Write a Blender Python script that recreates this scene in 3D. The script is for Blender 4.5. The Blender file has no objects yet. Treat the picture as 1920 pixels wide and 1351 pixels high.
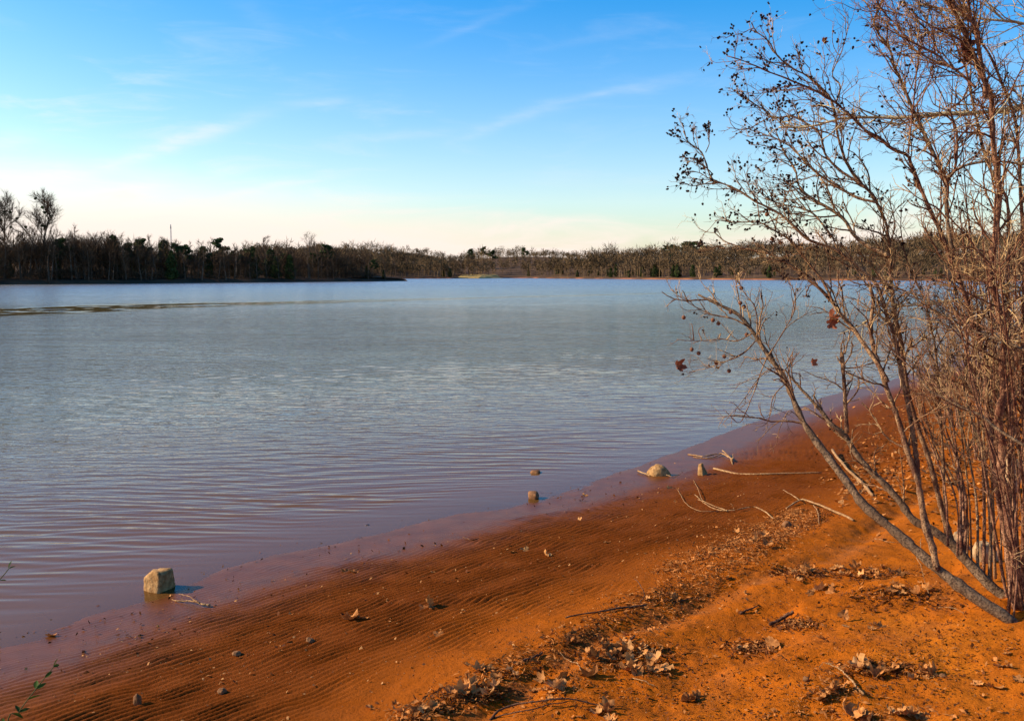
import bpy, math, random
import numpy as np
from mathutils import Vector

R = math.radians
rng = np.random.RandomState(11)
random.seed(11)
scene = bpy.context.scene
col = scene.collection

# ------------------------------------------------------------------ camera, sky, sun, exposure
EYE = np.array([0.0, 0.0, 2.6]); FPX = 1805.0; CX = 960.0; CY = 675.5; HOR = 514.0
PITCH = math.atan((CY - HOR) / FPX)
cam_d = bpy.data.cameras.new("camera"); cam = bpy.data.objects.new("camera", cam_d); col.objects.link(cam)
cam.location = EYE; cam.rotation_euler = (math.pi / 2 - PITCH, 0, 0)
cam_d.sensor_fit = 'HORIZONTAL'; cam_d.sensor_width = 36.0; cam_d.lens = FPX / 1920.0 * 36.0
cam_d.clip_start = 0.05; cam_d.clip_end = 20000
scene.camera = cam

SUN_EL = R(29); SUN_AZ = R(-85)          # azimuth from +Y towards +X: the sun stands to the left
SUN_DIR = Vector((math.sin(SUN_AZ) * math.cos(SUN_EL), math.cos(SUN_AZ) * math.cos(SUN_EL), math.sin(SUN_EL)))
sun_d = bpy.data.lights.new("sun", 'SUN'); sun = bpy.data.objects.new("sun", sun_d); col.objects.link(sun)
sun_d.energy = 5.0; sun_d.angle = R(0.5); sun_d.color = (1.0, 0.84, 0.62)
sun.rotation_euler = (-SUN_DIR).to_track_quat('-Z', 'Y').to_euler(); sun.location = (-20, 0, 20)

vs = scene.view_settings
vs.view_transform = 'Standard'; vs.look = 'None'; vs.gamma = 1.0; vs.use_curve_mapping = False
vs.exposure = 0.72
scene.cycles.use_denoising = True
scene.cycles.max_bounces = 6; scene.cycles.transparent_max_bounces = 12
scene.cycles.sample_clamp_indirect = 6.0


def ray(px, py):
    x = (px - CX) / FPX; u = -(py - CY) / FPX
    sp, cp = math.sin(PITCH), math.cos(PITCH)
    return np.array([x, u * sp + cp, u * cp - sp])


def at(px, py, Y):
    d = ray(px, py)
    return EYE + d * (Y / d[1])


def onplane(px, py, z=0.0):
    d = ray(px, py)
    return EYE + d * ((z - EYE[2]) / d[2])


# ---- node helper
class NT:
    def __init__(s, tree): s.t = tree; tree.nodes.clear()
    def n(s, typ, **kw):
        nd = s.t.nodes.new(typ)
        for k, v in kw.items(): setattr(nd, k, v)
        return nd
    def link(s, a, b): s.t.links.new(a, b)
    def put(s, sock, v):
        if isinstance(v, bpy.types.NodeSocket): s.link(v, sock)
        elif v is not None: sock.default_value = v
    def m(s, op, a, b=None, c=None, clamp=False):
        nd = s.n('ShaderNodeMath', operation=op); nd.use_clamp = clamp
        s.put(nd.inputs[0], a); s.put(nd.inputs[1], b)
        if c is not None: s.put(nd.inputs[2], c)
        return nd.outputs[0]
    def mix(s, fac, a, b, typ='MIX'):
        nd = s.n('ShaderNodeMix', data_type='RGBA', blend_type=typ)
        s.put(nd.inputs[0], fac); s.put(nd.inputs[6], a); s.put(nd.inputs[7], b)
        return nd.outputs[2]
    def noise(s, vec, scale, detail=3, rough=0.55, dist=0.0):
        nd = s.n('ShaderNodeTexNoise'); nd.inputs['Scale'].default_value = scale
        nd.inputs['Detail'].default_value = detail; nd.inputs['Roughness'].default_value = rough
        nd.inputs['Distortion'].default_value = dist
        if vec is not None: s.link(vec, nd.inputs['Vector'])
        return nd.outputs['Fac']
    def ramp(s, fac, stops, interp='LINEAR'):
        nd = s.n('ShaderNodeValToRGB'); cr = nd.color_ramp; cr.interpolation = interp
        while len(cr.elements) < len(stops): cr.elements.new(0.5)
        for e, (p, c) in zip(cr.elements, stops):
            e.position = p; e.color = (c[0], c[1], c[2], 1) if hasattr(c, '__len__') else (c, c, c, 1)
        s.put(nd.inputs[0], fac)
        return nd.outputs[0]
    def maprange(s, v, a, b, c=0.0, d=1.0, smooth=False):
        nd = s.n('ShaderNodeMapRange'); nd.clamp = True
        if smooth: nd.interpolation_type = 'SMOOTHSTEP'
        s.put(nd.inputs[0], v)
        for i, q in enumerate((a, b, c, d)): nd.inputs[i + 1].default_value = q
        return nd.outputs[0]
    def mapping(s, vec, loc=(0, 0, 0), rot=(0, 0, 0), sc=(1, 1, 1)):
        nd = s.n('ShaderNodeMapping')
        nd.inputs[1].default_value = loc; nd.inputs[2].default_value = rot; nd.inputs[3].default_value = sc
        s.link(vec, nd.inputs[0]); return nd.outputs[0]
    def bump(s, h, strength=0.5, dist=0.01, normal=None):
        nd = s.n('ShaderNodeBump'); nd.inputs['Strength'].default_value = strength
        nd.inputs['Distance'].default_value = dist; s.link(h, nd.inputs['Height'])
        if normal is not None: s.link(normal, nd.inputs['Normal'])
        return nd.outputs[0]


# ---- world: Nishita sky with thin cirrus
world = bpy.data.worlds.new("World"); scene.world = world; world.use_nodes = True
W = NT(world.node_tree)
sky = W.n('ShaderNodeTexSky', sky_type='NISHITA'); sky.sun_disc = False
sky.sun_elevation = SUN_EL; sky.sun_rotation = SUN_AZ
sky.altitude = 0; sky.air_density = 1.0; sky.dust_density = 1.2; sky.ozone_density = 2.2
tc = W.n('ShaderNodeTexCoord'); sep = W.n('ShaderNodeSeparateXYZ'); W.link(tc.outputs['Generated'], sep.inputs[0])
az = W.m('ARCTAN2', sep.outputs[0], sep.outputs[1])
el = W.m('ARCSINE', sep.outputs[2])
SKYSAT = 1.62
hs = W.n('ShaderNodeHueSaturation'); hs.inputs['Saturation'].default_value = SKYSAT; hs.inputs['Hue'].default_value = 0.504
hs.inputs['Value'].default_value = 1.0
W.link(sky.outputs[0], hs.inputs['Color'])
base_sky = hs.outputs[0]
comb = W.n('ShaderNodeCombineXYZ'); W.link(az, comb.inputs[0]); W.link(el, comb.inputs[1])
skyvec = comb.outputs[0]
mp = W.mapping(skyvec, rot=(0, 0, R(-16)), sc=(3.0, 16.0, 1.0))
wisp = W.noise(mp, 2.2, 6, 0.62, 0.6)
mp2 = W.mapping(skyvec, rot=(0, 0, R(-10)), sc=(1.0, 4.0, 1.0), loc=(3.1, 1.2, 0))
soft = W.noise(mp2, 3.0, 4, 0.5, 0.3)
mp3 = W.mapping(skyvec, rot=(0, 0, R(-22)), sc=(9.0, 40.0, 1.0))
fibre = W.noise(mp3, 3.0, 4, 0.6, 0.4)


def azel(px, py):
    d = ray(px, py); d = d / np.linalg.norm(d)
    return math.atan2(d[0], d[1]), math.asin(d[2])


streaks = [((180, 312), (470, 216), 14, 0.55), ((660, 252), (850, 234), 10, 0.20), ((850, 252), (1010, 200), 9, 0.22),
           ((990, 205), (1300, 138), 9, 0.20), ((800, 85), (985, 8), 9, 0.10), ((990, 110), (1200, 55), 8, 0.08),
           ((425, 0), (510, 70), 22, 0.08), ((380, 392), (640, 332), 9, 0.30), ((890, 436), (1100, 408), 8, 0.40),
           ((540, 190), (650, 178), 8, 0.20), ((-60, 345), (160, 315), 22, 0.55), ((-60, 262), (80, 254), 10, 0.30),
           ((150, 370), (330, 350), 14, 0.35), ((640, 385), (830, 372), 8, 0.22)]
total = None
for (a, b, wpx, amp) in streaks:
    a0, e0 = azel(*a); a1, e1 = azel(*b)
    ca, ce = (a0 + a1) / 2, (e0 + e1) / 2
    L = math.hypot(a1 - a0, e1 - e0) / 2; th = math.atan2(e1 - e0, a1 - a0)
    c, s = math.cos(th), math.sin(th)
    da = W.m('SUBTRACT', az, ca); de = W.m('SUBTRACT', el, ce)
    u = W.m('ADD', W.m('MULTIPLY', da, c), W.m('MULTIPLY', de, s))
    v = W.m('SUBTRACT', W.m('MULTIPLY', de, c), W.m('MULTIPLY', da, s))
    v = W.m('ADD', v, W.m('MULTIPLY', W.m('SUBTRACT', soft, 0.5), 0.05))
    uu = W.m('POWER', W.m('DIVIDE', u, L), 2.0); vv = W.m('POWER', W.m('DIVIDE', v, wpx / FPX), 2.0)
    g = W.m('MULTIPLY', W.m('EXPONENT', W.m('MULTIPLY', W.m('ADD', uu, vv), -1.0)), amp)
    total = g if total is None else W.m('ADD', total, g)
total = W.m('MULTIPLY', total, W.maprange(fibre, 0.25, 0.75, 0.15, 0.85))
gen = W.m('MULTIPLY', W.maprange(wisp, 0.48, 0.8, 0, 1, True), W.m('ADD', 0.08, W.m('MULTIPLY', W.maprange(az, -0.55, 0.0, 1, 0), W.maprange(el, 0.05, 0.25, 0.75, 0.0))))
cover = W.m('ADD', total, gen)
# haze bank of thin cirrus low over the horizon, its upper edge frayed
elf = W.m('ADD', el, W.m('MULTIPLY', W.m('SUBTRACT', soft, 0.5), 0.05))
elf = W.m('ADD', elf, W.m('MULTIPLY', W.m('SUBTRACT', wisp, 0.5), 0.085))
lft = W.maprange(az, -0.55, 0.25, 1.0, 0.0, True)
elf = W.m('DIVIDE', elf, W.m('ADD', 0.55, W.m('MULTIPLY', lft, 0.62)))
low = W.m('MULTIPLY', W.maprange(elf, 0.015, 0.105, 1.0, 0.0, True), 0.95)
mid = W.m('MULTIPLY', W.maprange(el, 0.03, 0.30, 1.0, 0.0, True), 0.14)
cover = W.m('ADD', W.m('ADD', cover, low), mid)
cover = W.m('MINIMUM', cover, 0.94)
SKYMUL = 0.138
cloudcol = W.mix(W.maprange(el, 0.0, 0.2, 0, 1), (4.8, 4.0, 3.5, 1), (4.8, 4.65, 4.75, 1))
skyc = W.mix(cover, base_sky, cloudcol)
bg = W.n('ShaderNodeBackground'); bg.inputs['Strength'].default_value = SKYMUL
W.link(skyc, bg.inputs['Color'])
wo = W.n('ShaderNodeOutputWorld'); W.link(bg.outputs[0], wo.inputs[0])


# ------------------------------------------------------------------ mesh helpers
def new_mesh(name, V, quads=None, tris=None, smooth=True):
    me = bpy.data.meshes.new(name)
    V = np.asarray(V, dtype=np.float32).reshape(-1, 3)
    q = np.zeros((0, 4), np.int32) if quads is None or len(quads) == 0 else np.asarray(quads, np.int32)
    t = np.zeros((0, 3), np.int32) if tris is None or len(tris) == 0 else np.asarray(tris, np.int32)
    me.vertices.add(len(V)); me.vertices.foreach_set('co', V.ravel())
    nl = q.size + t.size; npoly = len(q) + len(t)
    me.loops.add(nl); me.loops.foreach_set('vertex_index', np.concatenate([q.ravel(), t.ravel()]))
    me.polygons.add(npoly)
    starts = np.concatenate([np.arange(len(q)) * 4, q.size + np.arange(len(t)) * 3]).astype(np.int32)
    me.polygons.foreach_set('loop_start', starts)
    me.polygons.foreach_set('use_smooth', np.full(npoly, smooth, dtype=bool))
    me.update(calc_edges=True)
    return me


class MB:
    """collects tubes, triangles and blobs; build() links them as one mesh object"""
    def __init__(s): s.V = []; s.Q = []; s.T = []; s.n = 0
    def add(s, V, Q=None, T=None):
        V = np.asarray(V, float).reshape(-1, 3)
        if Q is not None and len(Q): s.Q.append(np.asarray(Q, np.int64) + s.n)
        if T is not None and len(T): s.T.append(np.asarray(T, np.int64) + s.n)
        s.V.append(V); s.n += len(V)
    def tube(s, P, rad, k=5, cap=True):
        P = np.asarray(P, float); n = len(P); rad = np.asarray(rad, float)
        tg = np.gradient(P, axis=0); tg /= np.linalg.norm(tg, axis=1)[:, None] + 1e-9
        ref = np.array([0.13, 0.97, 0.2]) if abs(tg[0][1]) < 0.8 else np.array([1.0, 0.1, 0.1])
        a = np.cross(tg, ref); a /= np.linalg.norm(a, axis=1)[:, None] + 1e-9
        b = np.cross(tg, a)
        th = np.arange(k) * 2 * np.pi / k
        ring = (np.cos(th)[None, :, None] * a[:, None, :] + np.sin(th)[None, :, None] * b[:, None, :]) * rad[:, None, None] + P[:, None, :]
        i = np.arange(n - 1)[:, None] * k; j = np.arange(k)[None, :]; j2 = (j + 1) % k
        Q = np.stack([i + j, i + j2, i + k + j2, i + k + j], -1).reshape(-1, 4)
        V = ring.reshape(-1, 3)
        T = None
        if cap and k >= 4:
            V = np.vstack([V, P[0], P[-1]]); c0 = n * k
            jj = np.arange(k); T = np.concatenate([np.stack([np.full(k, c0), (jj + 1) % k, jj], -1),
                                                   np.stack([np.full(k, c0 + 1), (n - 1) * k + jj, (n - 1) * k + (jj + 1) % k], -1)])
        s.add(V, Q, T)
    def arrays(s, off):
        V = np.vstack(s.V) - off
        Q = np.vstack(s.Q) if s.Q else None; T = np.vstack(s.T) if s.T else None
        return V, Q, T
    def mesh(s, name, mat, off=(0, 0, 0), smooth=True):
        V, Q, T = s.arrays(np.asarray(off, float))
        me = new_mesh(name, V, Q, T, smooth)
        if mat is not None: me.materials.append(mat)
        return me
    def build(s, name, mat, parent=None, off=(0, 0, 0), smooth=True, kind=None, label=None):
        if s.n == 0: return None
        o = bpy.data.objects.new(name, s.mesh(name, mat, off, smooth)); col.objects.link(o)
        if parent is not None: o.parent = parent
        else: o.location = off
        if kind: o['kind'] = kind
        if label: o['label'] = label
        return o


def tag(o, label=None, cat=None, group=None, kind=None):
    if label: o['label'] = label
    if cat: o['category'] = cat
    if group: o['group'] = group
    if kind: o['kind'] = kind
    return o


def empty(name, loc, label, cat, group=None, rz=0.0):
    o = bpy.data.objects.new(name, None); col.objects.link(o); o.location = loc; o.rotation_euler = (0, 0, rz)
    o.empty_display_size = 0.1
    return tag(o, label, cat, group)


def catmull(P, n):
    P = np.asarray(P, float)
    if len(P) == 2:
        t = np.linspace(0, 1, n)[:, None]; return P[0] * (1 - t) + P[1] * t
    Q = np.vstack([2 * P[0] - P[1], P, 2 * P[-1] - P[-2]])
    seg = np.linalg.norm(np.diff(P[:, :3], axis=0), axis=1); cum = np.concatenate([[0], np.cumsum(seg)]); cum /= cum[-1]
    out = []
    for t in np.linspace(0, 1, n):
        i = min(np.searchsorted(cum, t, side='right') - 1, len(P) - 2); u = (t - cum[i]) / max(cum[i + 1] - cum[i], 1e-9)
        p0, p1, p2, p3 = Q[i], Q[i + 1], Q[i + 2], Q[i + 3]
        out.append(0.5 * ((2 * p1) + (-p0 + p2) * u + (2 * p0 - 5 * p1 + 4 * p2 - p3) * u * u + (-p0 + 3 * p1 - 3 * p2 + p3) * u ** 3))
    return np.array(out)


def hash2(ix, iy, seed):
    h = (ix.astype(np.int64) * 374761393 + iy.astype(np.int64) * 668265263 + seed * 974711) & 0xFFFFFFFF
    h = ((h ^ (h >> 13)) * 1274126177) & 0xFFFFFFFF
    h = h ^ (h >> 16)
    return (h & 0xFFFFFF) / float(0xFFFFFF)


def vnoise(x, y, seed=0):
    x = np.asarray(x, float); y = np.asarray(y, float)
    ix = np.floor(x); iy = np.floor(y); fx = x - ix; fy = y - iy
    fx = fx * fx * fx * (fx * (fx * 6 - 15) + 10); fy = fy * fy * fy * (fy * (fy * 6 - 15) + 10)
    a = hash2(ix, iy, seed); b = hash2(ix + 1, iy, seed); c = hash2(ix, iy + 1, seed); d = hash2(ix + 1, iy + 1, seed)
    return (a * (1 - fx) + b * fx) * (1 - fy) + (c * (1 - fx) + d * fx) * fy - 0.5


def fbm(x, y, seed=0, octv=4, gain=0.5):
    v = 0; a = 1.0
    for i in range(octv):
        v = v + a * vnoise(x * 2 ** i + 17.3 * i, y * 2 ** i + 9.1 * i, seed + i); a *= gain
    return v


def sstep(a, b, x):
    t = np.clip((x - a) / (b - a), 0, 1); return t * t * (3 - 2 * t)


# ------------------------------------------------------------------ materials
def mat(name):
    m = bpy.data.materials.new(name); m.use_nodes = True
    return m, NT(m.node_tree)


def finish(n, bsdf_out):
    o = n.n('ShaderNodeOutputMaterial'); n.link(bsdf_out, o.inputs[0])


def principled(n, colr, rough=0.8, spec=0.3, normal=None):
    b = n.n('ShaderNodeBsdfPrincipled'); n.put(b.inputs['Base Color'], colr); n.put(b.inputs['Roughness'], rough)
    n.put(b.inputs['Specular IOR Level'], spec)
    if normal is not None: n.link(normal, b.inputs['Normal'])
    return b


def simple(name, c1, c2, scale, rough=0.85, spec=0.06, bump=0.0, bscale=None, detail=4, per_object=0.0, contrast=(0.3, 0.7)):
    m, n = mat(name)
    t = n.n('ShaderNodeTexCoord')
    f = n.noise(t.outputs['Object'], scale, detail)
    c = n.mix(n.maprange(f, contrast[0], contrast[1]), (*c1, 1), (*c2, 1))
    if per_object:
        oi = n.n('ShaderNodeObjectInfo'); hv = n.n('ShaderNodeHueSaturation')
        n.link(n.maprange(oi.outputs['Random'], 0, 1, 1 - per_object, 1 + per_object), hv.inputs['Value']); n.link(c, hv.inputs['Color']); c = hv.outputs[0]
    nm = None
    if bump:
        nm = n.bump(n.noise(t.outputs['Object'], bscale or scale * 3, 4), bump, 0.01)
    finish(n, principled(n, c, rough, spec, nm).outputs[0])
    return m


def sand_material():
    m, n = mat('sand')
    at_ = n.n('ShaderNodeAttribute'); at_.attribute_name = 'shore'
    s = at_.outputs['Fac']
    g = n.n('ShaderNodeNewGeometry'); P = g.outputs['Position']
    big = n.noise(P, 0.9, 4, 0.6); medn = n.noise(P, 5.0, 5, 0.6); fine = n.noise(P, 60.0, 3, 0.7); grain = n.noise(P, 260.0, 2, 0.8)
    sj = n.m('ADD', s, n.m('MULTIPLY', n.m('SUBTRACT', big, 0.5), 1.1))
    sj2 = n.m('ADD', s, n.m('MULTIPLY', n.m('SUBTRACT', medn, 0.5), 0.35))
    wetmud = (0.060, 0.018, 0.0055, 1); red = (0.105, 0.0195, 0.0010, 1); orange = (0.340, 0.080, 0.0035, 1); pale = (0.42, 0.125, 0.009, 1)
    c = n.mix(n.maprange(sj2, 0.55, 1.35), wetmud, red)
    c = n.mix(n.maprange(sj, 2.3, 3.9), c, orange)
    c = n.mix(n.m('MULTIPLY', n.maprange(big, 0.45, 0.7), n.maprange(s, 4.0, 6.0)), c, pale)
    # troughs of the ripples: damper sand, with their dark shadow lines painted in too
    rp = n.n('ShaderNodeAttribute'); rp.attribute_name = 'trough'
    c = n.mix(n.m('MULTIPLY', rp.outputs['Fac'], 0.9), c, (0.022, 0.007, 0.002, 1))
    # grey silt streaks in the little run-off channels
    st = n.n('ShaderNodeAttribute'); st.attribute_name = 'silt'
    c = n.mix(n.m('MULTIPLY', st.outputs['Fac'], n.maprange(medn, 0.40, 0.65, 0, .5)), c, (0.17, 0.085, 0.04, 1))
    c = n.mix(n.maprange(medn, 0.35, 0.75), c, n.mix(0.35, c, (0.22, 0.06, 0.012, 1)))
    c = n.mix(n.maprange(fine, 0.55, 0.72, 0, 0.8), c, n.mix(0.6, c, (0.05, 0.014, 0.004, 1)))
    blot = n.noise(P, 2.1, 5, 0.65, 0.4)
    c = n.mix(n.m('MULTIPLY', n.maprange(blot, 0.52, 0.68, 0, .75), n.maprange(s, 2.4, 3.6)), c, n.mix(0.55, c, (0.09, 0.022, 0.004, 1)))
    c = n.mix(n.maprange(grain, 0.30, 0.75, 0.0, 0.35), c, n.mix(0.4, c, (0.60, 0.20, 0.03, 1)))
    wet = n.maprange(sj2, 0.55, 1.4, 1.0, 0.0)
    damp = n.maprange(sj, 1.2, 3.4, 1.0, 0.0)
    rough = n.m('SUBTRACT', 0.92, n.m('ADD', n.m('MULTIPLY', wet, 0.46), n.m('MULTIPLY', damp, 0.12)))
    spec = n.m('ADD', 0.015, n.m('ADD', n.m('MULTIPLY', wet, 0.075), n.m('MULTIPLY', damp, 0.01)))
    bs = n.n('ShaderNodeBump'); n.link(n.m('ADD', n.m('MULTIPLY', fine, 0.7), n.m('MULTIPLY', grain, 0.3)), bs.inputs['Height'])
    n.link(n.maprange(sj2, 0.3, 1.8, 0.08, 0.8), bs.inputs['Strength']); bs.inputs['Distance'].default_value = 0.020
    finish(n, principled(n, c, rough, spec, bs.outputs[0]).outputs[0])
    return m


def water_material():
    m, n = mat('lake_water')
    dp = n.n('ShaderNodeAttribute'); dp.attribute_name = 'depth'
    g = n.n('ShaderNodeNewGeometry'); P = g.outputs['Position']
    sp = n.n('ShaderNodeSeparateXYZ'); n.link(P, sp.inputs[0])
    dist = sp.outputs[1]
    # fine chop: crests run mostly across the view
    p1 = n.mapping(P, rot=(0, 0, R(8)), sc=(0.45, 1.0, 1.0)); n1 = n.noise(p1, 12.0, 3, 0.55, 0.3)
    p2 = n.mapping(P, rot=(0, 0, R(-14)), sc=(0.4, 1.0, 1.0)); n2 = n.noise(p2, 4.5, 3, 0.55, 0.2)
    p3 = n.mapping(P, rot=(0, 0, R(5)), sc=(0.35, 1.0, 1.0)); n3 = n.noise(p3, 0.75, 3, 0.6, 0.2)
    patch = n.noise(n.mapping(P, sc=(0.05, 0.10, 1.0)), 1.0, 3)
    off = n.maprange(dp.outputs['Fac'], 0.10, 0.55)          # calmer in the shallows
    sl = n.n('ShaderNodeAttribute'); sl.attribute_name = 'slick'; choppy = n.m('SUBTRACT', 1.0, sl.outputs['Fac'])
    off = n.m('MULTIPLY', off, choppy)
    f1 = n.m('MULTIPLY', n.m('MULTIPLY', n1, 0.014), n.m('MULTIPLY', off, n.maprange(patch, 0.3, 0.7, 0.55, 1.25)))
    f2 = n.m('MULTIPLY', n.m('MULTIPLY', n2, 0.032), n.m('MULTIPLY', off, n.maprange(patch, 0.3, 0.7, 0.6, 1.2)))
    p4 = n.mapping(P, rot=(0, 0, R(-6)), sc=(0.5, 1.0, 1.0)); n4 = n.noise(p4, 2.7, 3, 0.6, 0.3)
    f4 = n.m('MULTIPLY', n.m('MULTIPLY', n4, 0.034), n.m('MULTIPLY', choppy, n.maprange(dist, 9, 24)))
    f3 = n.m('MULTIPLY', n.m('MULTIPLY', n3, 0.20), n.m('MULTIPLY', choppy, n.maprange(dist, 18, 60)))
    h = n.m('ADD', n.m('ADD', f1, f4), n.m('ADD', f2, f3))
    nb = n.n('ShaderNodeBump'); nb.inputs['Strength'].default_value = 1.0; nb.inputs['Distance'].default_value = 1.0
    n.link(h, nb.inputs['Height'])
    fr = n.n('ShaderNodeFresnel'); fr.inputs['IOR'].default_value = 1.21; n.link(nb.outputs[0], fr.inputs['Normal'])
    gl = n.n('ShaderNodeBsdfGlossy'); n.link(n.m('ADD', 0.025, n.m('MULTIPLY', choppy, n.m('ADD', n.maprange(dist, 25, 90, 0, .13), n.maprange(dist, 90, 300, 0, .14)))), gl.inputs['Roughness']); n.link(nb.outputs[0], gl.inputs['Normal'])
    gl.inputs['Color'].default_value = (1, 1, 1, 1)
    df = n.n('ShaderNodeBsdfDiffuse')
    big = n.noise(n.mapping(P, sc=(0.3, 0.6, 1)), 0.6, 3)
    murk = n.mix(n.maprange(dp.outputs['Fac'], 0.05, 0.7), (0.120, 0.050, 0.010, 1), (0.094, 0.075, 0.028, 1))
    murk = n.mix(n.maprange(big, 0.35, 0.7, 0, 0.3), murk, (0.10, 0.055, 0.020, 1))
    n.link(murk, df.inputs['Color'])
    tr = n.n('ShaderNodeBsdfTransparent'); tr.inputs['Color'].default_value = (0.93, 0.80, 0.70, 1)
    k = n.m('SUBTRACT', 1.0, n.m('MULTIPLY', 0.22, n.m('EXPONENT', n.m('MULTIPLY', n.m('MAXIMUM', dp.outputs['Fac'], 0.0), -60.0))))
    body = n.n('ShaderNodeMixShader'); n.link(k, body.inputs[0]); n.link(tr.outputs[0], body.inputs[1]); n.link(df.outputs[0], body.inputs[2])
    mx = n.n('ShaderNodeMixShader'); n.link(n.m('MULTIPLY', fr.outputs[0], 0.88), mx.inputs[0]); n.link(body.outputs[0], mx.inputs[1]); n.link(gl.outputs[0], mx.inputs[2])
    finish(n, mx.outputs[0])
    return m


def bark_material(name, lit, red, dark, scale=26.0):
    m, n = mat(name)
    g = n.n('ShaderNodeNewGeometry'); P = g.outputs['Position']
    a = n.noise(n.mapping(P, sc=(1, 1, 0.45)), scale, 4, 0.6); b = n.noise(P, scale * 4, 3, 0.7); c3 = n.noise(P, 2.3, 2)
    c = n.mix(n.maprange(a, 0.38, 0.62), (*red, 1), (*lit, 1))
    c = n.mix(n.maprange(b, 0.46, 0.60, 0, 0.85), c, (*dark, 1))  # mottled bark; pale and dark tones also put lit and shaded sides into colour
    c = n.mix(n.maprange(c3, 0.4, 0.65, 0, 0.45), c, (*red, 1))
    nm = n.bump(n.m('ADD', a, b), 0.8, 0.012)
    finish(n, principled(n, c, 0.8, 0.06, nm).outputs[0])
    return m


def leaf_material(name, c1, c2, trans=0.15, per=0.25):
    m, n = mat(name)
    t = n.n('ShaderNodeTexCoord'); g = n.n('ShaderNodeNewGeometry')
    f = n.noise(g.outputs['Position'], 35, 3)
    rnd = n.noise(g.outputs['Position'], 4.0, 2)
    c = n.mix(n.maprange(n.m('ADD', n.m('MULTIPLY', f, 0.5), n.m('MULTIPLY', rnd, 0.5)), 0.38, 0.62), (*c1, 1), (*c2, 1))
    oi = n.n('ShaderNodeObjectInfo'); hv = n.n('ShaderNodeHueSaturation')
    n.link(n.maprange(oi.outputs['Random'], 0, 1, 1 - per, 1 + per), hv.inputs['Value']); n.link(c, hv.inputs['Color'])
    b = principled(n, hv.outputs[0], 0.7, 0.06, n.bump(f, 0.4, 0.004))
    tr = n.n('ShaderNodeBsdfTranslucent'); n.link(hv.outputs[0], tr.inputs['Color'])
    mx = n.n('ShaderNodeMixShader'); mx.inputs[0].default_value = trans; n.link(b.outputs[0], mx.inputs[1]); n.link(tr.outputs[0], mx.inputs[2])
    finish(n, mx.outputs[0])
    return m


M = {}
M['sand'] = sand_material()
M['water'] = water_material()
M['bark'] = bark_material('pale_pink_bark', (0.46, 0.28, 0.14), (0.13, 0.056, 0.032), (0.022, 0.012, 0.009))
M['bark_dark'] = bark_material('grey_brown_bark', (0.26, 0.17, 0.10), (0.12, 0.07, 0.04), (0.03, 0.02, 0.014), 18)
M['bark_red'] = bark_material('reddish_bark', (0.42, 0.22, 0.12), (0.12, 0.042, 0.026), (0.022, 0.010, 0.008))
M['limb'] = bark_material('pale_green_tan_bark', (0.66, 0.55, 0.33), (0.45, 0.34, 0.18), (0.2, 0.14, 0.08))
M['twig'] = bark_material('twig_bark', (0.62, 0.42, 0.20), (0.20, 0.09, 0.045), (0.03, 0.017, 0.012), 3)
M['pod'] = simple('seed_pod', (0.014, 0.008, 0.007), (0.035, 0.017, 0.012), 40)
M['ball'] = simple('seed_ball', (0.14, 0.055, 0.03), (0.24, 0.10, 0.05), 120, bump=0.8, bscale=220)
M['deadleaf'] = leaf_material('hanging_dead_leaf', (0.16, 0.045, 0.025), (0.26, 0.085, 0.04))
M['leaf'] = leaf_material('dry_leaf', (0.20, 0.068, 0.017), (0.50, 0.215, 0.065))
M['leaf_pale'] = leaf_material('pale_dry_leaf', (0.32, 0.13, 0.038), (0.56, 0.28, 0.10))
M['debris'] = leaf_material('shredded_leaf_debris', (0.20, 0.065, 0.013), (0.44, 0.17, 0.045), 0.1, 0.0)
M['debris_dark'] = leaf_material('dark_wet_debris', (0.045, 0.014, 0.005), (0.15, 0.042, 0.008), 0.05, 0.0)
M['rock'] = simple('sandstone_rock', (0.17, 0.08, 0.026), (0.42, 0.24, 0.098), 22, 0.85, 0.06, 0.8, 45, per_object=0.12)
M['rock_pale'] = simple('pale_rock', (0.24, 0.14, 0.065), (0.42, 0.28, 0.15), 20, 0.85, 0.06, 0.8, 45)
M['rock_brown'] = simple('brown_rock', (0.11, 0.048, 0.02), (0.24, 0.115, 0.048), 22, 0.8, 0.08, 0.7, 50, per_object=0.15)
M['rock_dark'] = simple('wet_dark_rock', (0.035, 0.022, 0.018), (0.08, 0.045, 0.03), 20, 0.4, 0.5, 0.6)
M['drift'] = bark_material('pale_driftwood', (0.46, 0.28, 0.13), (0.27, 0.14, 0.06), (0.09, 0.04, 0.02), 20)
M['darkstick'] = bark_material('dark_wet_stick', (0.17, 0.085, 0.045), (0.09, 0.04, 0.022), (0.03, 0.015, 0.01), 12)
M['green'] = leaf_material('green_leaf', (0.018, 0.042, 0.008), (0.045, 0.085, 0.014), 0.2, 0.0)
M['greenstem'] = simple('green_stem', (0.05, 0.06, 0.02), (0.09, 0.08, 0.03), 30)
M['farbark'] = simple('far_bark', (0.07, 0.048, 0.034), (0.16, 0.115, 0.08), 1.2, per_object=0.3)
M['fartwig'] = simple('far_twigs', (0.065, 0.037, 0.020), (0.13, 0.078, 0.044), 0.35, per_object=0.35)
M['fartwig_grey'] = simple('far_pale_twigs', (0.12, 0.075, 0.045), (0.22, 0.15, 0.095), 0.05)
M['wood'] = simple('wood_mass_twigs', (0.068, 0.044, 0.021), (0.165, 0.104, 0.052), 0.05)
M['leftwood'] = simple('left_wood_shaded_twigs', (0.045, 0.027, 0.015), (0.10, 0.060, 0.032), 0.08)  # twigs like the far wood, darkened in colour for the wood's shaded side
M['cedar'] = simple('cedar_foliage', (0.022, 0.034, 0.010), (0.065, 0.080, 0.022), 0.6, per_object=0.25)
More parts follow.
